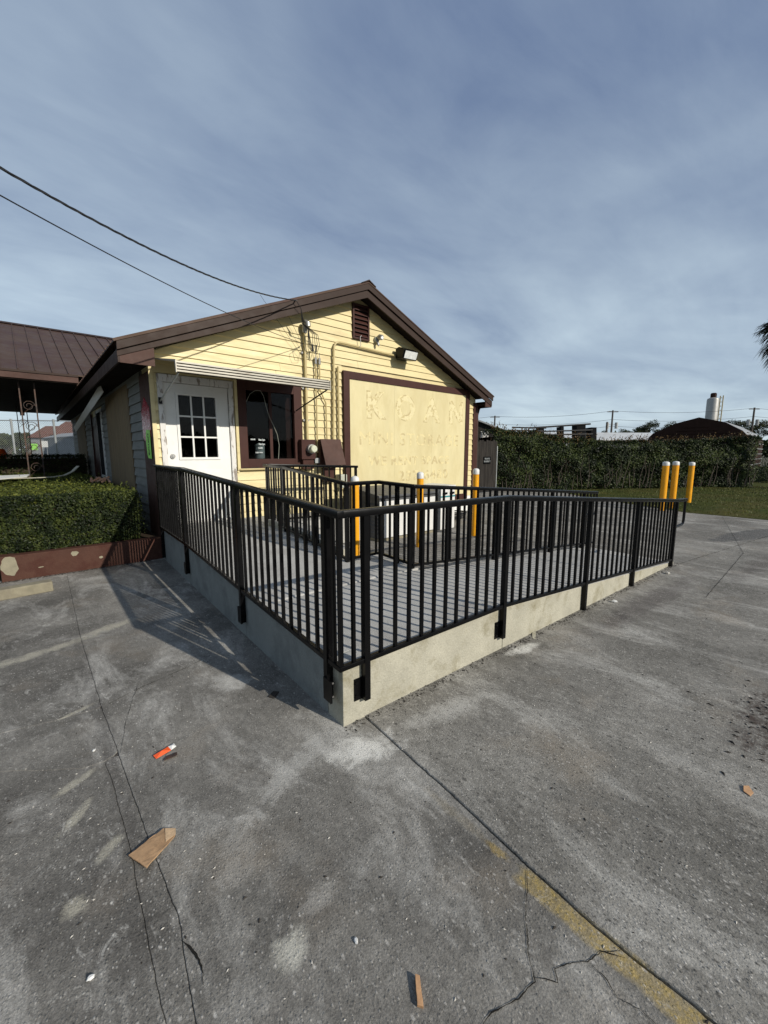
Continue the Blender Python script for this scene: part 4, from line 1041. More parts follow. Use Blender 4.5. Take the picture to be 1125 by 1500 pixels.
for i in range(26):
    x = rb(-.8, 1.1); m.tube([(x-.5, -1.80, .02), (x-.5+rb(-.05, .05), -1.84, .2), (x-.5+rb(-.1, .1), -1.9, .4)], [.008, .006, .003], 5)
m.build('stems', M['bark'], hg)['kind'] = 'stuff'
# things lying on the hedge
pp = [aty(0, 0, 1)]
m = MB(); m.prism([(-.75, 8.3), (-.02, 9.6), (.02, 10.5), (-.75, 10.1)], lambda u, v, w: (u, v, w), 1.07, 1.085); o = m.build('white_board', M['white']); o.rotation_euler = (0, 0, 0); tag(o, 'white flat board lying on top of the box hedge', 'board')
m = MB(); L_ = [(-.25, 9.3, 1.07), (.1, 9.4, 1.065), (.35, 9.45, 1.07), (.5, 9.5, 1.09), (.62, 9.55, 1.15), (.72, 9.6, 1.25)]
for i in range(len(L_)-1): m.beam(L_[i], L_[i+1], .08 if i else .04, .012)
o = m.build('bent_trim_strip', M['curb']); tag(o, 'cream bent trim strip lying on the hedge with its end curled up', 'trim strip')
m = MB()
for i in range(7): m.tube([(rb(.7, .95), 7.7+rb(-.2, .2), 1.06), (rb(.7, 1.0), 7.9+rb(-.2, .2), 1.10)], .018, 5)
o = m.build('dead_branch', M['rust']); tag(o, 'small brown dead sprig caught on the hedge top near the wall', 'twig')
# wheel stop
ws = MB(); ws.prism([(-.09, 0), (.09, 0), (.065, .105), (-.065, .105)], lambda u, v, w: (w, u, v), -1.7, 0); o = ws.build('wheel_stop', M['stop'], bevel=.012); o.location = (.085, 5.72, 0); o.rotation_euler = (0, 0, R(5)); tag(o, 'mossy concrete parking wheel stop in front of the brown planter', 'wheel stop')
# ================================================================= BOLLARDS
def bollard(x, y, h, label, r=.057):
    t = thing('bollard', label, 'bollard', (x, y, 0), 0, 'yellow steel bollards with white caps')
    m = MB(); m.lathe([(r, 0), (r, h-.095)], n=20); m.build('pipe', M['paint_yellow'], t, smooth=True)
    m = MB(); m.lathe([(r+.003, h-.10), (r+.004, h-.03), (r*.93, h-.015), (r*.6, h), (.002, h+.005)], n=20); m.build('cap', M['cap'], t, smooth=True)
for x, y, h, l in ((3.32, 4.43, 1.185, 'yellow bollard with white cap inside the railing notch, nearest of the row by the sign'),
                   (4.63, 4.48, 1.20, 'yellow bollard with white cap, middle one standing in front of the sign panel'),
                   (6.02, 4.45, 1.22, 'yellow bollard with white cap by the right corner of the yellow building'),
                   (12.41, 3.26, 1.27, 'yellow bollard at the lawn edge, leftmost of the far three'),
                   (13.08, 3.21, 1.27, 'yellow bollard at the lawn edge, middle of the far three'),
                   (15.0, 3.28, 1.22, 'yellow bollard standing in the grass, rightmost of the far three')):
    bollard(x, y, h, l, .053 if x < 8 else .076)

# ================================================================= WHITE EQUIPMENT CABINET
cb = thing('equipment_cabinet', 'white metal equipment cabinet with grey lid and louvred side darkened for shade in front of the sign', 'cabinet', (4.36, 5.15, 0))
cwid, cdep, chh = 1.42, .95, .75
box('cabinet_body', (.02, .02, .05), (cwid-.02, cdep, chh-.0), M['lid_side_shade'], cb)  # shade of the left side painted in as dark grey; cabinet itself is white
for i in range(4):
    a = i*cwid/4; box('front_panel', (a+.008, -.0, .06), (a+cwid/4-.022, .018, chh-.06), M['cap'], cb, .006)
box('plinth', (0.0, 0.0, 0.008), (cwid, cdep+.01, .05), M['stop'], cb)
m = MB(); m.prism([(-.03, chh), (cdep+.02, chh), (cdep+.02, chh+.12), (cdep*.6, chh+.12), (-.03, chh+.04)], lambda u, v, w: (w, u, v), -.03, cwid+.03); m.build('lid', M['lid_side_shade'], cb, bevel=.006)
for k in range(9):
    zz_ = .14+k*.06; m = MB(); m.prism([(-.0, zz_), (.019, zz_+.03), (.019, zz_)], lambda u, v, w: (u, w, v), .06, cdep-.06); m.build('louvre', M['lid_side_shade'], cb)
cl_ = thing('white_cooler', 'smaller white metal box with teal stripe and black handles beside the cabinet', 'box', (5.95, 5.2, 0))
box('body', (0, 0, 0.01), (.42, .6, .80), M['cap'], cl_, .01); box('stripe', (-.003, -.004, .64), (.423, -.001, .67), M['cyan'], cl_)
box('lid', (-.01, -.012, .805), (.43, .61, .87), M['cap'], cl_, .01)
for a in (.05, .26): box('handle', (a, -.03, .70), (a+.11, -.005, .74), M['black'], cl_, .004)
# clutter by the wall (meters hoses)
sc_ = thing('hose_pile', 'dark coiled hose heap on the ground by the wall right of the white boxes', 'hose', (7.2, 5.9, 0))
m = MB(); m.tube([(.28*math.cos(i*.5)+.02*i*.1, .2*math.sin(i*.5), .02+.0035*i) for i in range(44)], .016, 6); m.build('hose', M['cable'], sc_, smooth=True)

# ================================================================= FENCE GATE (right)
fg = thing('wooden_gate', 'tall dark weathered board gate between the building and the hedge', 'gate', (9.4, 9.2, 0))
x = 0; i = 0
while x < 4.25:
    h = 1.93+.03*math.sin(i*2.3)+.02*random.random(); w = .138
    m = MB(); m.prism([(x, .04), (x+w, .04), (x+w, h-.03), (x+w-.03, h), (x+.03, h), (x, h-.03)], lambda u, v, w_: (u, w_, v), -.012+random.uniform(-.004, .004), .012); m.build('fence_board', M['wood_dark'], fg); x += w+.006; i += 1
for zz_ in (.4, 1.6): box('rail', (0, .014, zz_), (4.25, .05, zz_+.09), M['wood_dark'], fg)
m = MB(); m.tube([(4.30, -.02, 0), (4.30, -.02, 1.75)], .022, 8); m.build('gate_post', M['galv'], fg)
gs = thing('gate_sign', 'small black sign with two lines of white print on the wooden gate', 'sign', (13.05, 9.17, 1.22))
box('plate', (-.22, -.01, -.13), (.22, .0, .13), M['black'], gs)
for tx, zz_ in (('PRIVATE', .05), ('PROPERTY', -.05)):
    t = text_mesh('lettering', tx, .085, M['galv'], gs, .0008, .002); t.data.transform(Matrix.Translation((0, -.0115, zz_)) @ Matrix.Rotation(math.pi/2, 4, 'X'))

# ================================================================= BIG HEDGE (right)
bh = thing('vine_hedge', 'long tall leafy hedge covered in vines behind the lawn', 'hedge', (19, 7, 0))
HA, HB = Vector((13.75, 9.35)), Vector((23.9, 3.05)); HL = (HB-HA).length; hd_ = (HB-HA).normalized(); hn = Vector((hd_.y, -hd_.x)) # toward camera side
if hn.dot(-HA) < 0: hn = -hn
def htop(t): return interp([(0, 2.40), (.1, 2.34), (.3, 2.06), (.45, 1.93), (.62, 1.98), (.85, 2.06), (1, 2.22)], t)+.10*noise.noise(Vector((t*9, 2, 0)))+.12*noise.noise(Vector((t*30, 5, 0)))
def hface(t, z): return .40*noise.noise(Vector((t*7, z*1.4, 4)))+.14*noise.noise(Vector((t*22, z*3.5, 9)))
pts, nr, pr, nrr = [], [], [], []
for i in range(46000):
    t = random.random()*1.03; ht = htop(t); z = random.random()**.9*ht
    d = hface(t, z)-abs(random.gauss(0, .10))-(.30*max(0, (z-ht+.35)/.35)**2); p = HA+hd_*HL*t+hn*d
    q = (p.x-19, p.y-7, z+rb(0, .05))
    if z > ht-.22 and random.random() < .35 and t < .35: pr.append(q); nrr.append((hn.x, hn.y, .5))
    else: pts.append(q); nr.append((hn.x, hn.y, .25))
for i in range(14000):
    t = random.random()*1.03; ht = htop(t); dd = random.random()*1.6; p = HA+hd_*HL*t-hn*dd
    pts.append((p.x-19, p.y-7, ht-abs(random.gauss(0, .07))+.08*noise.noise(Vector((t*40, dd*3, 1))))); nr.append((0, 0, 1))
leaves('foliage', pts, .095, M['vine'], bh, nr, smin=.45)
for i in range(260):
    t = random.random(); p = HA+hd_*HL*t-hn*rb(0, .5); hh = rb(.08, .34); z0 = htop(t)-.05; lx, ly = random.gauss(0, .12), random.gauss(0, .12)
    for k in range(9): q = k/8; pr.append((p.x-19+lx*q+random.gauss(0, .02), p.y-7+ly*q+random.gauss(0, .02), z0+hh*q)); nrr.append((0, 0, .3))
leaves('dry_tips', pr, .07, M['vinered'], bh, nrr)
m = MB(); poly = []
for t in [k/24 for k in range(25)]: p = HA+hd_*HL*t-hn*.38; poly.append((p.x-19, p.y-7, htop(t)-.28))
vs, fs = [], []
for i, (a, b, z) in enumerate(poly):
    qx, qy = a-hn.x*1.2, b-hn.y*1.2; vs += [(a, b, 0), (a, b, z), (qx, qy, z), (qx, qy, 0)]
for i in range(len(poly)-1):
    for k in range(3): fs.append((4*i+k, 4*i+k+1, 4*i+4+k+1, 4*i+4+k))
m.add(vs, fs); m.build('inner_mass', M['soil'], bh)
m = MB()
for i in range(70):
    t = random.random(); p = HA+hd_*HL*t+hn*(.05+rb(-.1, .2)); z0 = rb(0, .2)
    m.tube([(p.x-19, p.y-7, z0), (p.x-19+rb(-.2, .2), p.y-7+rb(-.1, .1), z0+rb(.3, .6)), (p.x-19+rb(-.4, .4), p.y-7-.1, z0+rb(.7, 1.3))], [.016, .012, .005], 5)
for i in range(40):
    t = random.random(); p = HA+hd_*HL*t-hn*rb(0, .6); z0 = htop(t)-.1
    m.tube([(p.x-19, p.y-7, z0), (p.x-19+rb(-.1, .1), p.y-7+rb(-.1, .1), z0+rb(.1, .32))], [.006, .002], 4)
m.build('stems', M['bark'], bh)['kind'] = 'stuff'

# ================================================================= BACKGROUND RIGHT
def bgframe(x, y, D):
    p = atd(x, y, D); return p
def prismbuilding(name, label, cat, corners, base, eave, ridge, wallm, roofm, over=.3):
    """corners = (origin, length vector, width vector); ridge along the length"""
    o_, Lv, Wv = [Vector(c) for c in corners]
    t = thing(name, label, cat, (o_.x, o_.y, 0))
    def P(a, b, z): q = Lv*a+Wv*b; return (q.x, q.y, z)
    m = MB(); m.add([P(0, 0, 0), P(1, 0, 0), P(1, 1, 0), P(0, 1, 0), P(0, 0, eave), P(1, 0, eave), P(1, 1, eave), P(0, 1, eave), P(0, .5, ridge-.05), P(1, .5, ridge-.05)],
                    [(0, 1, 5, 4), (2, 3, 7, 6), (1, 2, 6, 9, 5), (3, 0, 4, 8, 7), (0, 3, 2, 1), (4, 5, 9, 8), (6, 7, 8, 9)]); m.build('wall', wallm, t)
    a = over/Lv.length; b = over/Wv.length; k = (ridge-eave)*2*b
    for s in (0, 1):
        b0 = -b if s == 0 else 1+b
        m = MB(); m.add([P(-a, b0, eave-k), P(1+a, b0, eave-k), P(1+a, .5, ridge), P(-a, .5, ridge), P(-a, b0, eave-k+.08), P(1+a, b0, eave-k+.08), P(1+a, .5, ridge+.08), P(-a, .5, ridge+.08)],
                        [(0, 1, 2, 3), (4, 7, 6, 5), (0, 4, 5, 1), (1, 5, 6, 2), (2, 6, 7, 3), (3, 7, 4, 0)]); m.build('roof', roofm, t)
    return t
fh2 = Vector((_fh.x, _fh.y, 0)); rt2 = Vector((_rt.x, _rt.y, 0))
def gpt(x, D): # ground point under pixel column x (at horizon) at distance D
    p = atd(x, HZ, D); return Vector((p.x, p.y, 0))
def hgt(y, D): return atd(CX, y, D).z
# brown barn: gable towards the camera, right side wall visible
bD = 27.0
a_, c_ = gpt(946, 30.3), gpt(1096, 26.2)
Wv = c_-a_; Lv = Vector((-Wv.y, Wv.x, 0)).normalized()
if Lv.dot(fh2) < 0: Lv = -Lv
barn = thing('metal_barn', 'dark brown corrugated metal barn with low gable behind the hedge', 'barn', a_)
bw_ = Wv.length; ud = Wv.normalized()
def BP(u, v, z): q = ud*u+Lv*v; return (q.x, q.y, z)
e1, rz_ = hgt(632, 26.2)-.35, hgt(611, 28)
m = MB(); prof = [(0, 0), (bw_, 0), (bw_, e1-.25), (bw_-.12, e1+.1), (bw_*.93, e1+.40), (bw_*.75, rz_-.36), (bw_*.52, rz_), (bw_*.28, rz_-.36), (bw_*.06, e1+.40), (.08, e1+.1), (0, e1-.25)]
m.prism(prof, lambda u, v, w: BP(u, w, v), 0, 9.0); m.build('shell', M['barn'], barn)
z = .1
m = MB()
while z < e1+1.2:
    hw = 0 if z < e1-.2 else (z-e1+.2)*2.3
    if bw_-2*hw-.2 > .5: m.prism([(hw+.05, z), (bw_-hw-.05, z), (bw_-hw-.05, z+.03)], lambda u, v, w: BP(u, w, v), -.03, .0)
    z += .22
m.build('corrugation', M['barn'], barn)
for k in range(6):
    m = MB(); zz_ = .3+k*.36; m.prism([(-.01, zz_), (.0+.035, zz_), (.035, zz_+.05), (-.01, zz_+.05)], lambda u, v, w: BP(bw_+u, w, v), 0, 8.9); m.build('side_girt', M['galv'], barn)
m = MB(); m.prism([(bw_-.14, e1+.12), (bw_*.93-.02, e1+.43), (bw_*.75, rz_-.32), (bw_*.75, rz_-.34), (bw_*.93, e1+.39), (bw_-.12, e1+.08)], lambda u, v, w: BP(u, w, v), .15, 9.05); m.build('roof_sheet', M['greyroof'], barn)
# long pale roofed shed
s0, s1 = gpt(800, 60), gpt(975, 62); 
prismbuilding('long_shed', 'long low shed with pale metal roof far behind the hedge', 'shed', (s0, s1-s0, fh2*9), 0, hgt(644, 60), hgt(633.5, 64), M['housewall'], M['lightroof'])
# grey roofed little house by the building corner
s0, s1 = gpt(735, 24), gpt(640, 22)
t_ = prismbuilding('small_house', 'small grey roofed house partly hidden by the hedge and gate', 'house', (gpt(752, 23), fh2*8-rt2*2.2, -rt2*4.4), 0, hgt(638, 23), hgt(616, 23), M['wood_dark'], M['greyroof'], .2)
m = MB(); q0 = gpt(704, 21.5)-t_.location; q1 = gpt(714, 21.5)-t_.location
sgp = thing('white_notice', 'small white board on the dark wall beside the grey roofed house', 'notice board', gpt(709, 17.5))
m = MB(); hw = .16; m.prism([(-hw, hgt(642, 17.5)), (hw*.6, hgt(642, 17.5)), (hw, hgt(640, 17.5)), (hw, hgt(631, 17.5)), (-hw, hgt(632, 17.5))], lambda u, v, w: (rt2.x*u+fh2.x*w, rt2.y*u+fh2.y*w, v), 0, .02); m.build('board', M['white'], sgp)
m = MB(); m.tube([(0, 0, 0), (0, 0, hgt(642, 17.5))], .03, 6); m.build('stake', M['wood_dark'], sgp)
# dark pipe rack / trailer
tr = thing('pipe_trailer', 'dark trailer frame stacked with pipes above the hedge', 'trailer', gpt(790, 30))
def TP(x, y, D=30): p = atd(x, y, D); return p-tr.location
for x0, y0, x1, y1, r in ((775, 627, 865, 621, .06), (792, 632, 868, 630, .05), (792, 637, 868, 636, .05), (750, 626, 800, 627, .05), (745, 630, 795, 631, .04)):
    m = MB(); m.tube([TP(x0, y0), TP(x1, y1)], r, 8); m.build('pipe', M['cable'], tr)
for x0, x1, y0, y1 in ((845, 858, 621, 640), (866, 874, 626, 640), (791, 797, 626, 640), (822, 826, 625, 640)):
    a, b = TP(x0, y0), TP(x1, y1); m = MB(); m.add([a, TP(x1, y0), TP(x1, 690), TP(x0, 690)]+[Vector(v)+fh2*.8 for v in (a, TP(x1, y0), TP(x1, 690), TP(x0, 690))], [(0, 1, 2, 3), (7, 6, 5, 4), (0, 4, 5, 1), (1, 5, 6, 2), (2, 6, 7, 3), (3, 7, 4, 0)]); m.build('upright', M['dark'], tr)
# silo
si = thing('silo', 'tall pale steel silo with ladder beyond the barn', 'silo', gpt(1036, 115))
r_ = 7.2/F*115; zt_ = hgt(584, 115)
m = MB(); m.lathe([(r_, 0), (r_, zt_-.4), (r_*.93, zt_), (r_*.2, zt_+.5)], n=24); m.build('tank', M['silo'], si, smooth=True)
m = MB(); m.lathe([(.7, zt_), (.7, zt_+1.3), (.5, zt_+1.5)], n=10); m.build('top_vent', M['barn'], si)
m = MB(); lx = rt2*(r_+.9)
for s in (-.5, .5): m.beam(lx+fh2*s+Vector((0, 0, 0)), lx+fh2*s+Vector((0, 0, zt_+.8)), .22, .22, (0, 1, 0))
z = 2
while z < zt_+.6: m.beam(lx+fh2*-.5-rt2*.45+Vector((0, 0, z)), lx+fh2*.5+rt2*.45+Vector((0, 0, z)), .15, .15); z += 1.1
m.build('ladder_cage', M['conduit'], si)
# utility poles and lines
poles = []
for px_, ytop, D, lab in ((723, 609, 78, 'distant utility pole above the grey roofed house'), (893, 601, 70, 'distant utility pole with transformers between the trailer and the barn'), (886, 618, 66, 'short distant pole just left of the taller one with transformers'), (1097, 597, 72, 'distant utility pole at the right behind the barn roof')):
    t = thing('utility_pole', lab, 'utility pole', gpt(px_, D), 0, 'distant utility poles'); zt_ = hgt(ytop, D); poles.append((t, zt_, D))
    m = MB(); m.tube([(0, 0, 0), (0, 0, zt_)], [.20, .13], 8); m.build('shaft', M['pole'], t)
    if ytop != 618:
        m = MB(); m.beam(-rt2*.9+Vector((0, 0, zt_-.25)), rt2*.9+Vector((0, 0, zt_-.25)), .12, .12); m.build('crossarm', M['pole'], t)
    if px_ in (893, 1097):
        for sx in (-1, 1):
            m = MB(); m.tube([rt2*sx*.75+Vector((0, 0, zt_-3.0)), rt2*sx*.75+Vector((0, 0, zt_-2.0))], .24, 8); m.beam(Vector((0, 0, zt_-2.3)), rt2*sx*.75+Vector((0, 0, zt_-2.3)), .06, .06); m.build('transformer', M['grey_metal'], t)
ul = thing('power_lines', 'faint overhead power lines strung between the distant poles', 'power lines', gpt(900, 72))
ptsx = [gpt(560, 88), poles[0][0].location, poles[1][0].location, poles[3][0].location, gpt(1330, 85)]; zs = [8.3, poles[0][1], poles[1][1], poles[3][1], 9.2]
for dz in (0.1, 1.5, 2.6):
    for i in range(4):
        a = Vector((ptsx[i].x, ptsx[i].y, zs[i]-dz))-ul.location; b = Vector((ptsx[i+1].x, ptsx[i+1].y, zs[i+1]-dz))-ul.location
        m = MB(); m.tube(catenary(a, b, .5, 10), .022, 4); m.build('wire', M['cable'], ul)

def tree(px_, D, ytop, wpx, label, seed, n=2600, base=0):
    random.seed(seed); t = thing('tree', label, 'tree', gpt(px_, D), 0, 'trees on the skyline')
    H = hgt(ytop, D); rr = wpx/F*D/2
    m = MB(); m.tube([(0, 0, 0), (.1, .1, H*.35), (.0, .3, H*.6)], [.22+H*.012, .2, .1], 7); m.build('trunk', M['bark'], t)
    blobs = []
    for i in range(13):
        a = random.random()*6.28; q = random.random()**.5; k = (1-q*q*.55)
        blobs.append((math.cos(a)*rr*q*.85, math.sin(a)*rr*q*.6, H*(.45+.47*k*random.uniform(.8, 1)), rr*random.uniform(.22, .42)))
    m = MB()
    for b in blobs[:7]: m.tube([(.0, .2, H*.4), (b[0]*.5, b[1]*.5, H*.52), (b[0], b[1], b[2])], [.09, .06, .02], 5)
    m.build('limbs', M['bark'], t)
    pts, nr = [], []
    for i in range(n):
        b = random.choice(blobs); v = Vector((random.gauss(0, 1), random.gauss(0, 1), random.gauss(0, 1))).normalized(); s = random.uniform(.55, 1.12)
        pts.append((b[0]+v.x*b[3]*s, b[1]+v.y*b[3]*s, min(H*1.03, b[2]+v.z*b[3]*s*.72))); nr.append(tuple(v))
    leaves('crown', pts, .035*rr+.16, M['tree'], t, nr)
    return t
tl = [(706, 60, 612, 26, 'small round tree above the grey roof right of the building'), (884, 85, 628, 26, 'low dark tree on the skyline left of the paired poles'), (912, 88, 624, 30, 'low dark tree on the skyline right of the paired poles'),
      (935, 90, 621, 30, 'rounded skyline tree above the left part of the pale shed'), (951, 86, 612, 36, 'taller skyline tree left of the barn peak'), (980, 88, 615, 36, 'skyline tree just left of the barn peak'),
      (1062, 90, 613, 34, 'skyline tree right of the silo'), (1082, 88, 609, 38, 'tallest skyline tree between silo and right pole'), (1110, 86, 612, 36, 'skyline tree right of the right pole'), (1136, 84, 612, 36, 'skyline tree at the right edge of the picture'),
      (858, 92, 630, 26, 'low skyline tree behind the trailer end'), (1010, 95, 618, 34, 'skyline tree hidden mostly behind the barn peak')]
for i, (a, b, c, d, l) in enumerate(tl): tree(a, b, c, d, l, 100+i)
random.seed(99)
# bushes by the barn and the far wood that closes the horizon
for px_, D, h, w, lab in ((1108, 22.5, .75, .9, 'low weedy bush at the foot of the barn side wall'), (1132, 21, .9, 1.1, 'low weedy bush right of the barn at the picture edge'), (1150, 30, 2.2, 2.4, 'tall bush to the right of the barn')):
    t = thing('bush', lab, 'bush', gpt(px_, D)); pts, nr = [], []
    for i in range(2600):
        v = Vector((random.gauss(0, 1), random.gauss(0, 1), abs(random.gauss(0, 1)))).normalized(); q = random.uniform(.6, 1.08)+.2*noise.noise(v*3)
        pts.append((v.x*w*q, v.y*w*q, v.z*h*q)); nr.append(tuple(v))
    leaves('foliage', pts, .09, M['vine'], t, nr)
    m = MB()
    for i in range(6): m.tube([(0, 0, 0), (rb(-.3, .3)*w, rb(-.3, .3)*w, h*.7)], [.015, .005], 4)
    m.build('stems', M['bark'], t)['kind'] = 'stuff'
pts, nr = [], []
for i in range(60000):
    a = random.random()*6.283; Rr = 190+rb(-6, 6); hh = 7.5+3.5*noise.noise(Vector((math.cos(a)*14, math.sin(a)*14, 0)))+2*noise.noise(Vector((math.cos(a)*60, math.sin(a)*60, 4)))
    pts.append((math.cos(a)*Rr, math.sin(a)*Rr, hh*random.random()**.6)); nr.append((-math.cos(a), -math.sin(a), .3))
o = leaves('distant_wood', pts, 2.2, M['tree'], None, nr); o['label'] = 'far dark belt of woodland closing the horizon'; o['category'] = 'wood'
# palm at the right edge
pm = thing('palm_tree', 'dark fan palm crown reaching in at the right edge of the sky', 'palm tree', gpt(1152, 17)); zc = hgt(478, 17)
m = MB(); m.tube([(0, 0, 0), (.05, 0, zc*.5), (0, 0, zc-.3)], [.22, .17, .15], 10); m.build('trunk', M['bark'], pm, smooth=True)
V, Fc = [], []
def quad(a, b, c, d): o = len(V); V.extend([tuple(a), tuple(b), tuple(c), tuple(d)]); Fc.append((o, o+1, o+2, o+3))
for i in range(64):
    az_ = random.random()*6.28; el = random.uniform(-1.0, 1.25); d = Vector((math.cos(az_)*math.cos(el), math.sin(az_)*math.cos(el), math.sin(el)))
    L_ = random.uniform(.75, 1.0); c0 = Vector((0, 0, zc)); c1 = c0+d*L_*.95-Vector((0, 0, .15))
    side = d.cross(Vector((0, 0, 1))).normalized(); upv = side.cross(d)
    quad(c0-side*.015, c0+side*.015, c1+side*.012, c1-side*.012)
    for k in range(30):
        a = (k/29-.5)*2.9; dd = (d*math.cos(a)+side*math.sin(a)).normalized(); ll = random.uniform(.55, .85)
        p1 = c1+dd*ll*.5; p2 = c1+dd*ll*.85-Vector((0, 0, .16)); p3 = c1+dd*ll-Vector((0, 0, random.uniform(.2, .42)))
        w = dd.cross(upv).normalized()*.021
        quad(c1, c1, p1+w, p1-w); quad(p1-w, p1+w, p2+w*.8, p2-w*.8); quad(p2-w*.8, p2+w*.8, p3, p3)
me = bpy.data.meshes.new('fronds'); me.from_pydata(V, [], Fc); me.validate(); me.materials.append(M['palm']); o = bpy.data.objects.new('fronds', me); COL.objects.link(o); o.parent = pm; o['kind'] = 'stuff'

# ================================================================= BACKGROUND LEFT
cf = thing('chain_link_fence', 'chain link fence with top rail behind the breezeway', 'fence', gpt(40, 17))
fa, fb = gpt(-60, 17)-cf.location, gpt(118, 17.6)-cf.location; fz = hgt(615, 17)
m = MB(); m.tube([fa+Vector((0, 0, fz)), fb+Vector((0, 0, fz))], .022, 6); m.build('top_rail', M['galv'], cf)
for k in (.12, .452, .80):
    p = fa.lerp(fb, k); m = MB(); m.tube([p, p+Vector((0, 0, fz+.06))], .04, 8); m.build('post', M['galv'], cf)
m = MB(); FL = (fb-fa).length; n = int(FL/.085); dv = (fb-fa).normalized()
for i in range(-30, n+1):
    for sgn in (1, -1):
        x0 = i*.085; pts = []
        for zz_ in (0.05, fz-.02):
            xx = x0+(zz_*1.0 if sgn > 0 else (fz-zz_)*1.0)
            pts.append((xx, zz_))
        (xa, za), (xb, zb) = pts
        def clipx(xa, za, xb, zb):
            lo, hi = 0, FL
            if max(xa, xb) < lo or min(xa, xb) > hi: return None
            s = (zb-za)/(xb-xa)
            if xa < lo: za += s*(lo-xa); xa = lo
            if xa > hi: za += s*(hi-xa); xa = hi
            if xb < lo: zb += s*(lo-xb); xb = lo
            if xb > hi: zb += s*(hi-xb); xb = hi
            return xa, za, xb, zb
        r = clipx(xa, za, xb, zb)
        if r and abs(r[0]-r[2]) > .01: m.beam(fa+dv*r[0]+Vector((0, 0, r[1])), fa+dv*r[2]+Vector((0, 0, r[3])), .005, .005)
o = m.build('wire_mesh', M['galv'], cf); o['kind'] = 'stuff'
# second hedge
h2 = thing('low_hedge', 'low dark hedge under the chain link fence beyond the canopy', 'hedge', (0, 14.5, 0))
pts, nr = [], []
for i in range(9000):
    x = rb(-2.6, 1.3); f = random.random()
    if f < .5: pts.append((x, rb(-.05, .08), rb(.2, 1.40))); nr.append((0, -1, .1))
    else: pts.append((x, rb(0, 1.0), 1.40+random.gauss(0, .03))); nr.append((0, 0, 1))
leaves('foliage', pts, .055, M['hedge'], h2, nr); box('inner_mass', (-2.6, .08, .2), (1.3, .9, 1.34), M['soil'], h2)
# houses behind
for i, (x0, x1, D, ye, yr, lab) in enumerate(((47, 84, 46, 640, 623, 'small brown roofed house seen through the chain link fence, left one'), (76, 118, 42, 636, 616, 'brown roofed house with higher ridge behind the fence, next to the building'))):
    a, b = gpt(x0, D), gpt(x1, D); prismbuilding('brown_roofed_house', lab, 'house', (a, b-a, fh2*5), 0, hgt(ye, D), hgt(yr, D), M['housewall'], M['houseroof'], .2)
a, b = gpt(66, 34), gpt(112, 30); prismbuilding('grey_outbuilding', 'long grey outbuilding with dark eave behind the chain link fence', 'building', (a, b-a, fh2*4), 0, hgt(642, 33), hgt(634, 33), M['housewall'], M['greyroof'], .1)
for px_, D, yt, yb, w, mat, lab in ((66.5, 24, 646, 655, .18, 'white', 'small white yard sign on legs behind the chain link fence'), (51, 25, 650, 659, .2, 'green_tag', 'small green yard sign behind the chain link fence')):
    t = thing('yard_sign', lab, 'sign', gpt(px_, D)); z0, z1 = hgt(yb, D), hgt(yt, D)
    m = MB(); m.prism([(-w, z0), (w, z0), (w, z1), (-w, z1)], lambda u, v, q: (rt2.x*u+fh2.x*q, rt2.y*u+fh2.y*q, v), 0, .02); m.build('board', M[mat], t)
    for s in (-.7, .7): m = MB(); m.tube([rt2*w*s, rt2*w*s+Vector((0, 0, z0))], .012, 5); m.build('leg', M['galv'], t)
random.seed(5)
for i, (a, b, c, d, l) in enumerate(((12, 40, 632, 34, 'leafy tree behind the chain link fence post at far left'), (-8, 36, 628, 30, 'leafy tree at the left picture edge behind the fence'), (42, 60, 630, 26, 'dark tree left of the brown roofed houses'))): tree(a, b, c, d, l, 300+i, 2200)
bd = MB(); c_ = atd(91.5, 603.5, 30); bd.add([c_+Vector((0, 0, 0)), c_+rt2*.16+Vector((0, 0, .03)), c_-rt2*.18+Vector((0, 0, .07)), c_+rt2*.03+Vector((0, 0, -.03))], [(0, 1, 3), (0, 3, 2), (0, 2, 1)])
bd = MB(); bd.tube([c_-rt2*.13, c_, c_+rt2*.15], [.01, .045, .012], 8)
for s in (-1, 1): bd.add([c_-rt2*.04, c_+rt2*.06, c_+rt2*(.02)+fh2*.34*s+Vector((0, 0, .08)), c_-rt2*.04+fh2*.3*s+Vector((0, 0, .085))], [(0, 1, 2, 3)])
o = bd.build('bird', M['dark']); tag(o, 'small dark bird flying in the gap below the canopy', 'bird')
# traffic cone like orange marker at far left
oc = thing('safety_marker', 'orange and white safety marker beyond the hedge at the left edge', 'marker', gpt(1, 13))
m = MB(); m.lathe([(.12, 0), (.10, 1.28)], n=12); m.build('post', M['white'], oc); m = MB(); m.lathe([(.12, 1.28), (.16, 1.5), (.10, 1.62)], n=12); m.build('top', M['orange'], oc)

# ================================================================= LITTER AND LOOSE BITS
cbx = thing('cardboard_piece', 'flat torn piece of brown cardboard lying on the joint', 'cardboard', (.222, 1.608, .008), R(0))
m = MB(); a_ = [Vector((.15-.222, 1.63-1.608)), Vector((.19-.222, 1.535-1.608)), Vector((.302-.222, 1.60-1.608)), Vector((.31-.222, 1.632-1.608)), Vector((.275-.222, 1.665-1.608))]
base = [(q.x, q.y) for q in a_]
base = jag([*base, base[0]], .012, .0025, 11)[:-1]
m.prism(base, lambda u, v, w: (u, v, w+.010*max(0, u)*4+.004*noise.noise(Vector((u*30, v*30, 0)))), 0, .0045); m.build('sheet', M['cardboard'], cbx)
m = MB(); m.prism([(.045, -.015), (.083, -.006), (.09, .022), (.058, .05)], lambda u, v, w: (u, v, w), .0082, .0094); m.build('lighter_flap', material('pale_cardboard', (.46, .32, .19), .8, var=.2, vscale=30, bump=.4, bscale=90), cbx)
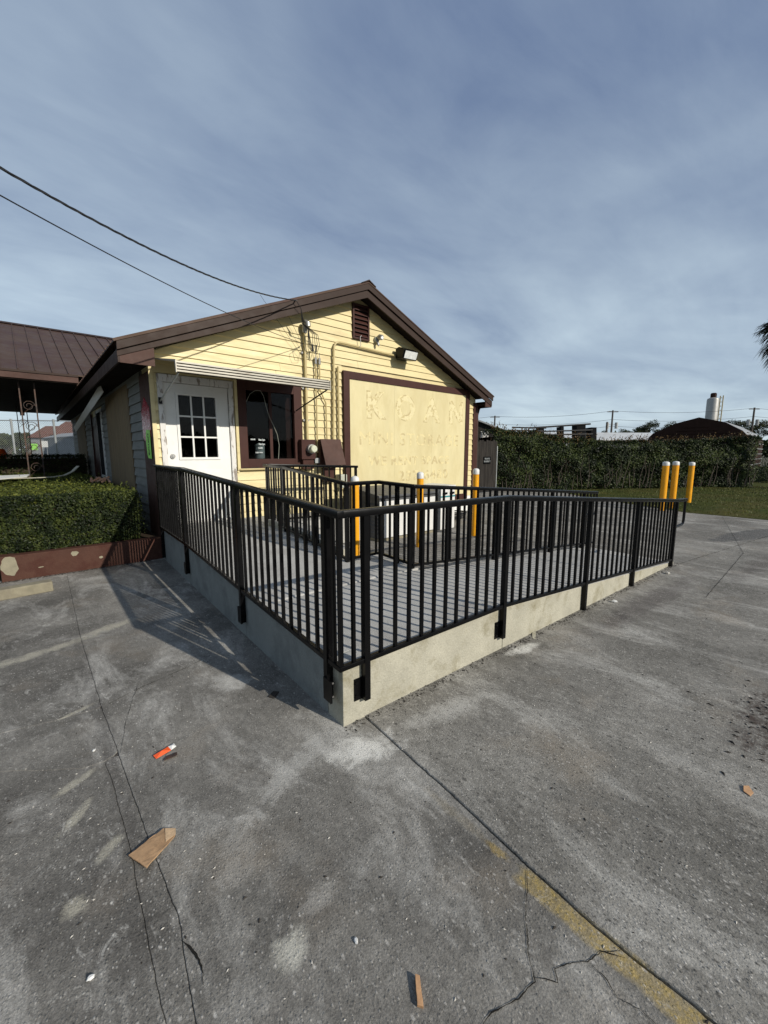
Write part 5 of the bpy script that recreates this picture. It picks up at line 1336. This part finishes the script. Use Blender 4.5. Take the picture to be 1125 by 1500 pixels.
ow = thing('orange_wrapper', 'crumpled orange wrapper with a white end on the pavement', 'wrapper', (.385, 2.14, .006), R(12))
m = MB(); m.add([(-.045, -.018, 0), (.03, -.016, 0), (.03, .018, .004), (-.045, .014, .003), (-.01, 0, .014)], [(0, 1, 4), (1, 2, 4), (2, 3, 4), (3, 0, 4)]); m.build('foil', M['orange'], ow)
m = MB(); m.add([(.03, -.016, 0), (.058, -.012, .002), (.06, .02, .003), (.03, .018, .004), (.045, .002, .010)], [(0, 1, 4), (1, 2, 4), (2, 3, 4), (3, 0, 4)]); m.build('white_end', M['white'], ow)
m = MB(); m.prism(jag([(-.03, -.01), (.03, -.014), (.035, .008), (-.01, .014), (-.03, -.01)], .008, .004, 3)[:-1], lambda u, v, w: (u, v, w+.1*abs(u)), 0, .003); o = m.build('brown_scrap', M['rust']); o.location = (.40, 2.085, .004); tag(o, 'brown paper scrap beside the orange wrapper', 'scrap')
def chip(x, y, pts, mat, label, cat, rz=0, th=.006, name='chip'):
    m = MB(); m.prism(jag([*pts, pts[0]], .006, .0015, x*10)[:-1], lambda u, v, w: (u, v, w), 0, th); o = m.build(name, mat, bevel=.001); o.location = (x, y, .003 if x < 1.24 else .009); o.rotation_euler = (R(3), R(-4), R(rz)); tag(o, label, cat); return o
chip(.69, .65, [(-.035, -.008), (.03, -.009), (.035, .003), (-.03, .009)], M['leafdead'], 'small rusty brown wood chip lying on the paving near the bottom', 'wood chip', 55, .010, 'wood_chip')
chip(2.29, .17, [(-.03, -.008), (.0, -.02), (.035, -.005), (.02, .014), (-.015, .015)], M['leafdead'], 'tan dead leaf on the coarse paving at the right', 'leaf', 10, .003, 'dead_leaf')
chip(1.03, 2.24, [(-.035, -.02), (.035, -.018), (.028, .02), (-.028, .024)], M['debris'], 'dark brown flat scrap in the railing shadow beside the ramp wall', 'scrap', 35, .004, 'flat_scrap')
chip(3.05, 1.62, [(-.09, -.012), (.09, -.015), (.08, .015), (-.08, .012)], M['curb'], 'pale mortar splash beside the ramp wall', 'mortar', 30, .004, 'mortar_splash')
def stone(x, y, s, mat, label, cat='pebble', name='pebble'):
    m = MB(); n = 7; vs = []
    for j, (zz_, r) in enumerate(((0, .8), (.35, 1), (.7, .6))):
        for k in range(n): a = 6.283*k/n; q = r*s*(1+.35*noise.noise(Vector((x*9+k, y*9, j)))); vs.append((q*math.cos(a), q*math.sin(a)*.7, zz_*s))
    fs = [(j*n+k, j*n+(k+1) % n, (j+1)*n+(k+1) % n, (j+1)*n+k) for j in range(2) for k in range(n)]+[tuple(range(2*n, 3*n)), tuple(range(n))[::-1]]
    m.add(vs, fs); o = m.build(name, mat); o.location = (x, y, .001 if x < 1.24 else .007); o.rotation_euler = (0, 0, x*7)
    if label: tag(o, label, cat)
    return o
stone(.632, .862, .010, M['cap'], 'small white stone on the paving, just left of centre near the bottom')
stone(.0, 1.29, .011, M['cap'], 'small pale stone with dark side on the left paving slab')
stone(.12, 2.39, .010, M['cap'], 'tiny white shell fragment left of the joint near the orange wrapper')
stone(5.9, 1.42, .035, M['pebble'], 'chunk of broken concrete near the low end of the ramp', 'stone', 'stone')
stone(4.35, 1.47, .03, M['cap'], 'white concrete crumb at the foot of the ramp wall', 'stone', 'stone')
# scattered grit, dead leaf bits (nobody could count them)
def scatter(name, n, size, mat, label, fn):
    V, Fc = [], []
    for i in range(n):
        x, y = fn(); s = size*(.4+random.random()**2*1.6); a = random.random()*6.28; z = .001 if x < 1.24 and y < 7 else .007; o = len(V)
        for k in range(4):
            t = a+k*1.571+rb(-.4, .4); q = s*(1.7 if k % 2 else .8); V.append((x+math.cos(t)*q, y+math.sin(t)*q, z))
        V.append((x, y, z+s*.8)); Fc += [(o, o+1, o+4), (o+1, o+2, o+4), (o+2, o+3, o+4), (o+3, o, o+4)]
    me = bpy.data.meshes.new(name); me.from_pydata(V, [], Fc); me.materials.append(mat); ob = bpy.data.objects.new(name, me); COL.objects.link(ob); ob['kind'] = 'stuff'; ob['label'] = label; ob['category'] = cat_
cat_ = 'grit'
scatter('pale_grit', 900, .0022, M['pebble'], 'pale grit scattered over the concrete', lambda: (rb(-.6, 4)*random.random()**.3, rb(-.3, 4)*random.random()**.5))
scatter('dark_grit', 700, .0028, M['debris'], 'dark grit and leaf crumbs scattered over the concrete', lambda: (rb(-.6, 7)*random.random()**.3, rb(-.3, 6)*random.random()**.6))
cat_ = 'leaf litter'
scatter('leaf_litter', 420, .005, M['debris'], 'dark leaf crumbs gathered on the stained patch at the right', lambda: (3.05+random.gauss(0, .28), .02+random.gauss(0, .18)))
scatter('edge_dirt', 1500, .0032, M['debris'], 'dirt and small crumbs along the foot of the ramp wall', lambda: (lambda s: (1.183+s*.9993+random.gauss(0, .02), 1.71-s*.0366-.035+random.gauss(0, .02)))(rb(0, 5.4)))
scatter('planter_dirt', 600, .005, M['debris'], 'dirt crumbs along the foot of the planter wall', lambda: (rb(-.4, 1.2), 6.37+random.gauss(0, .02)))
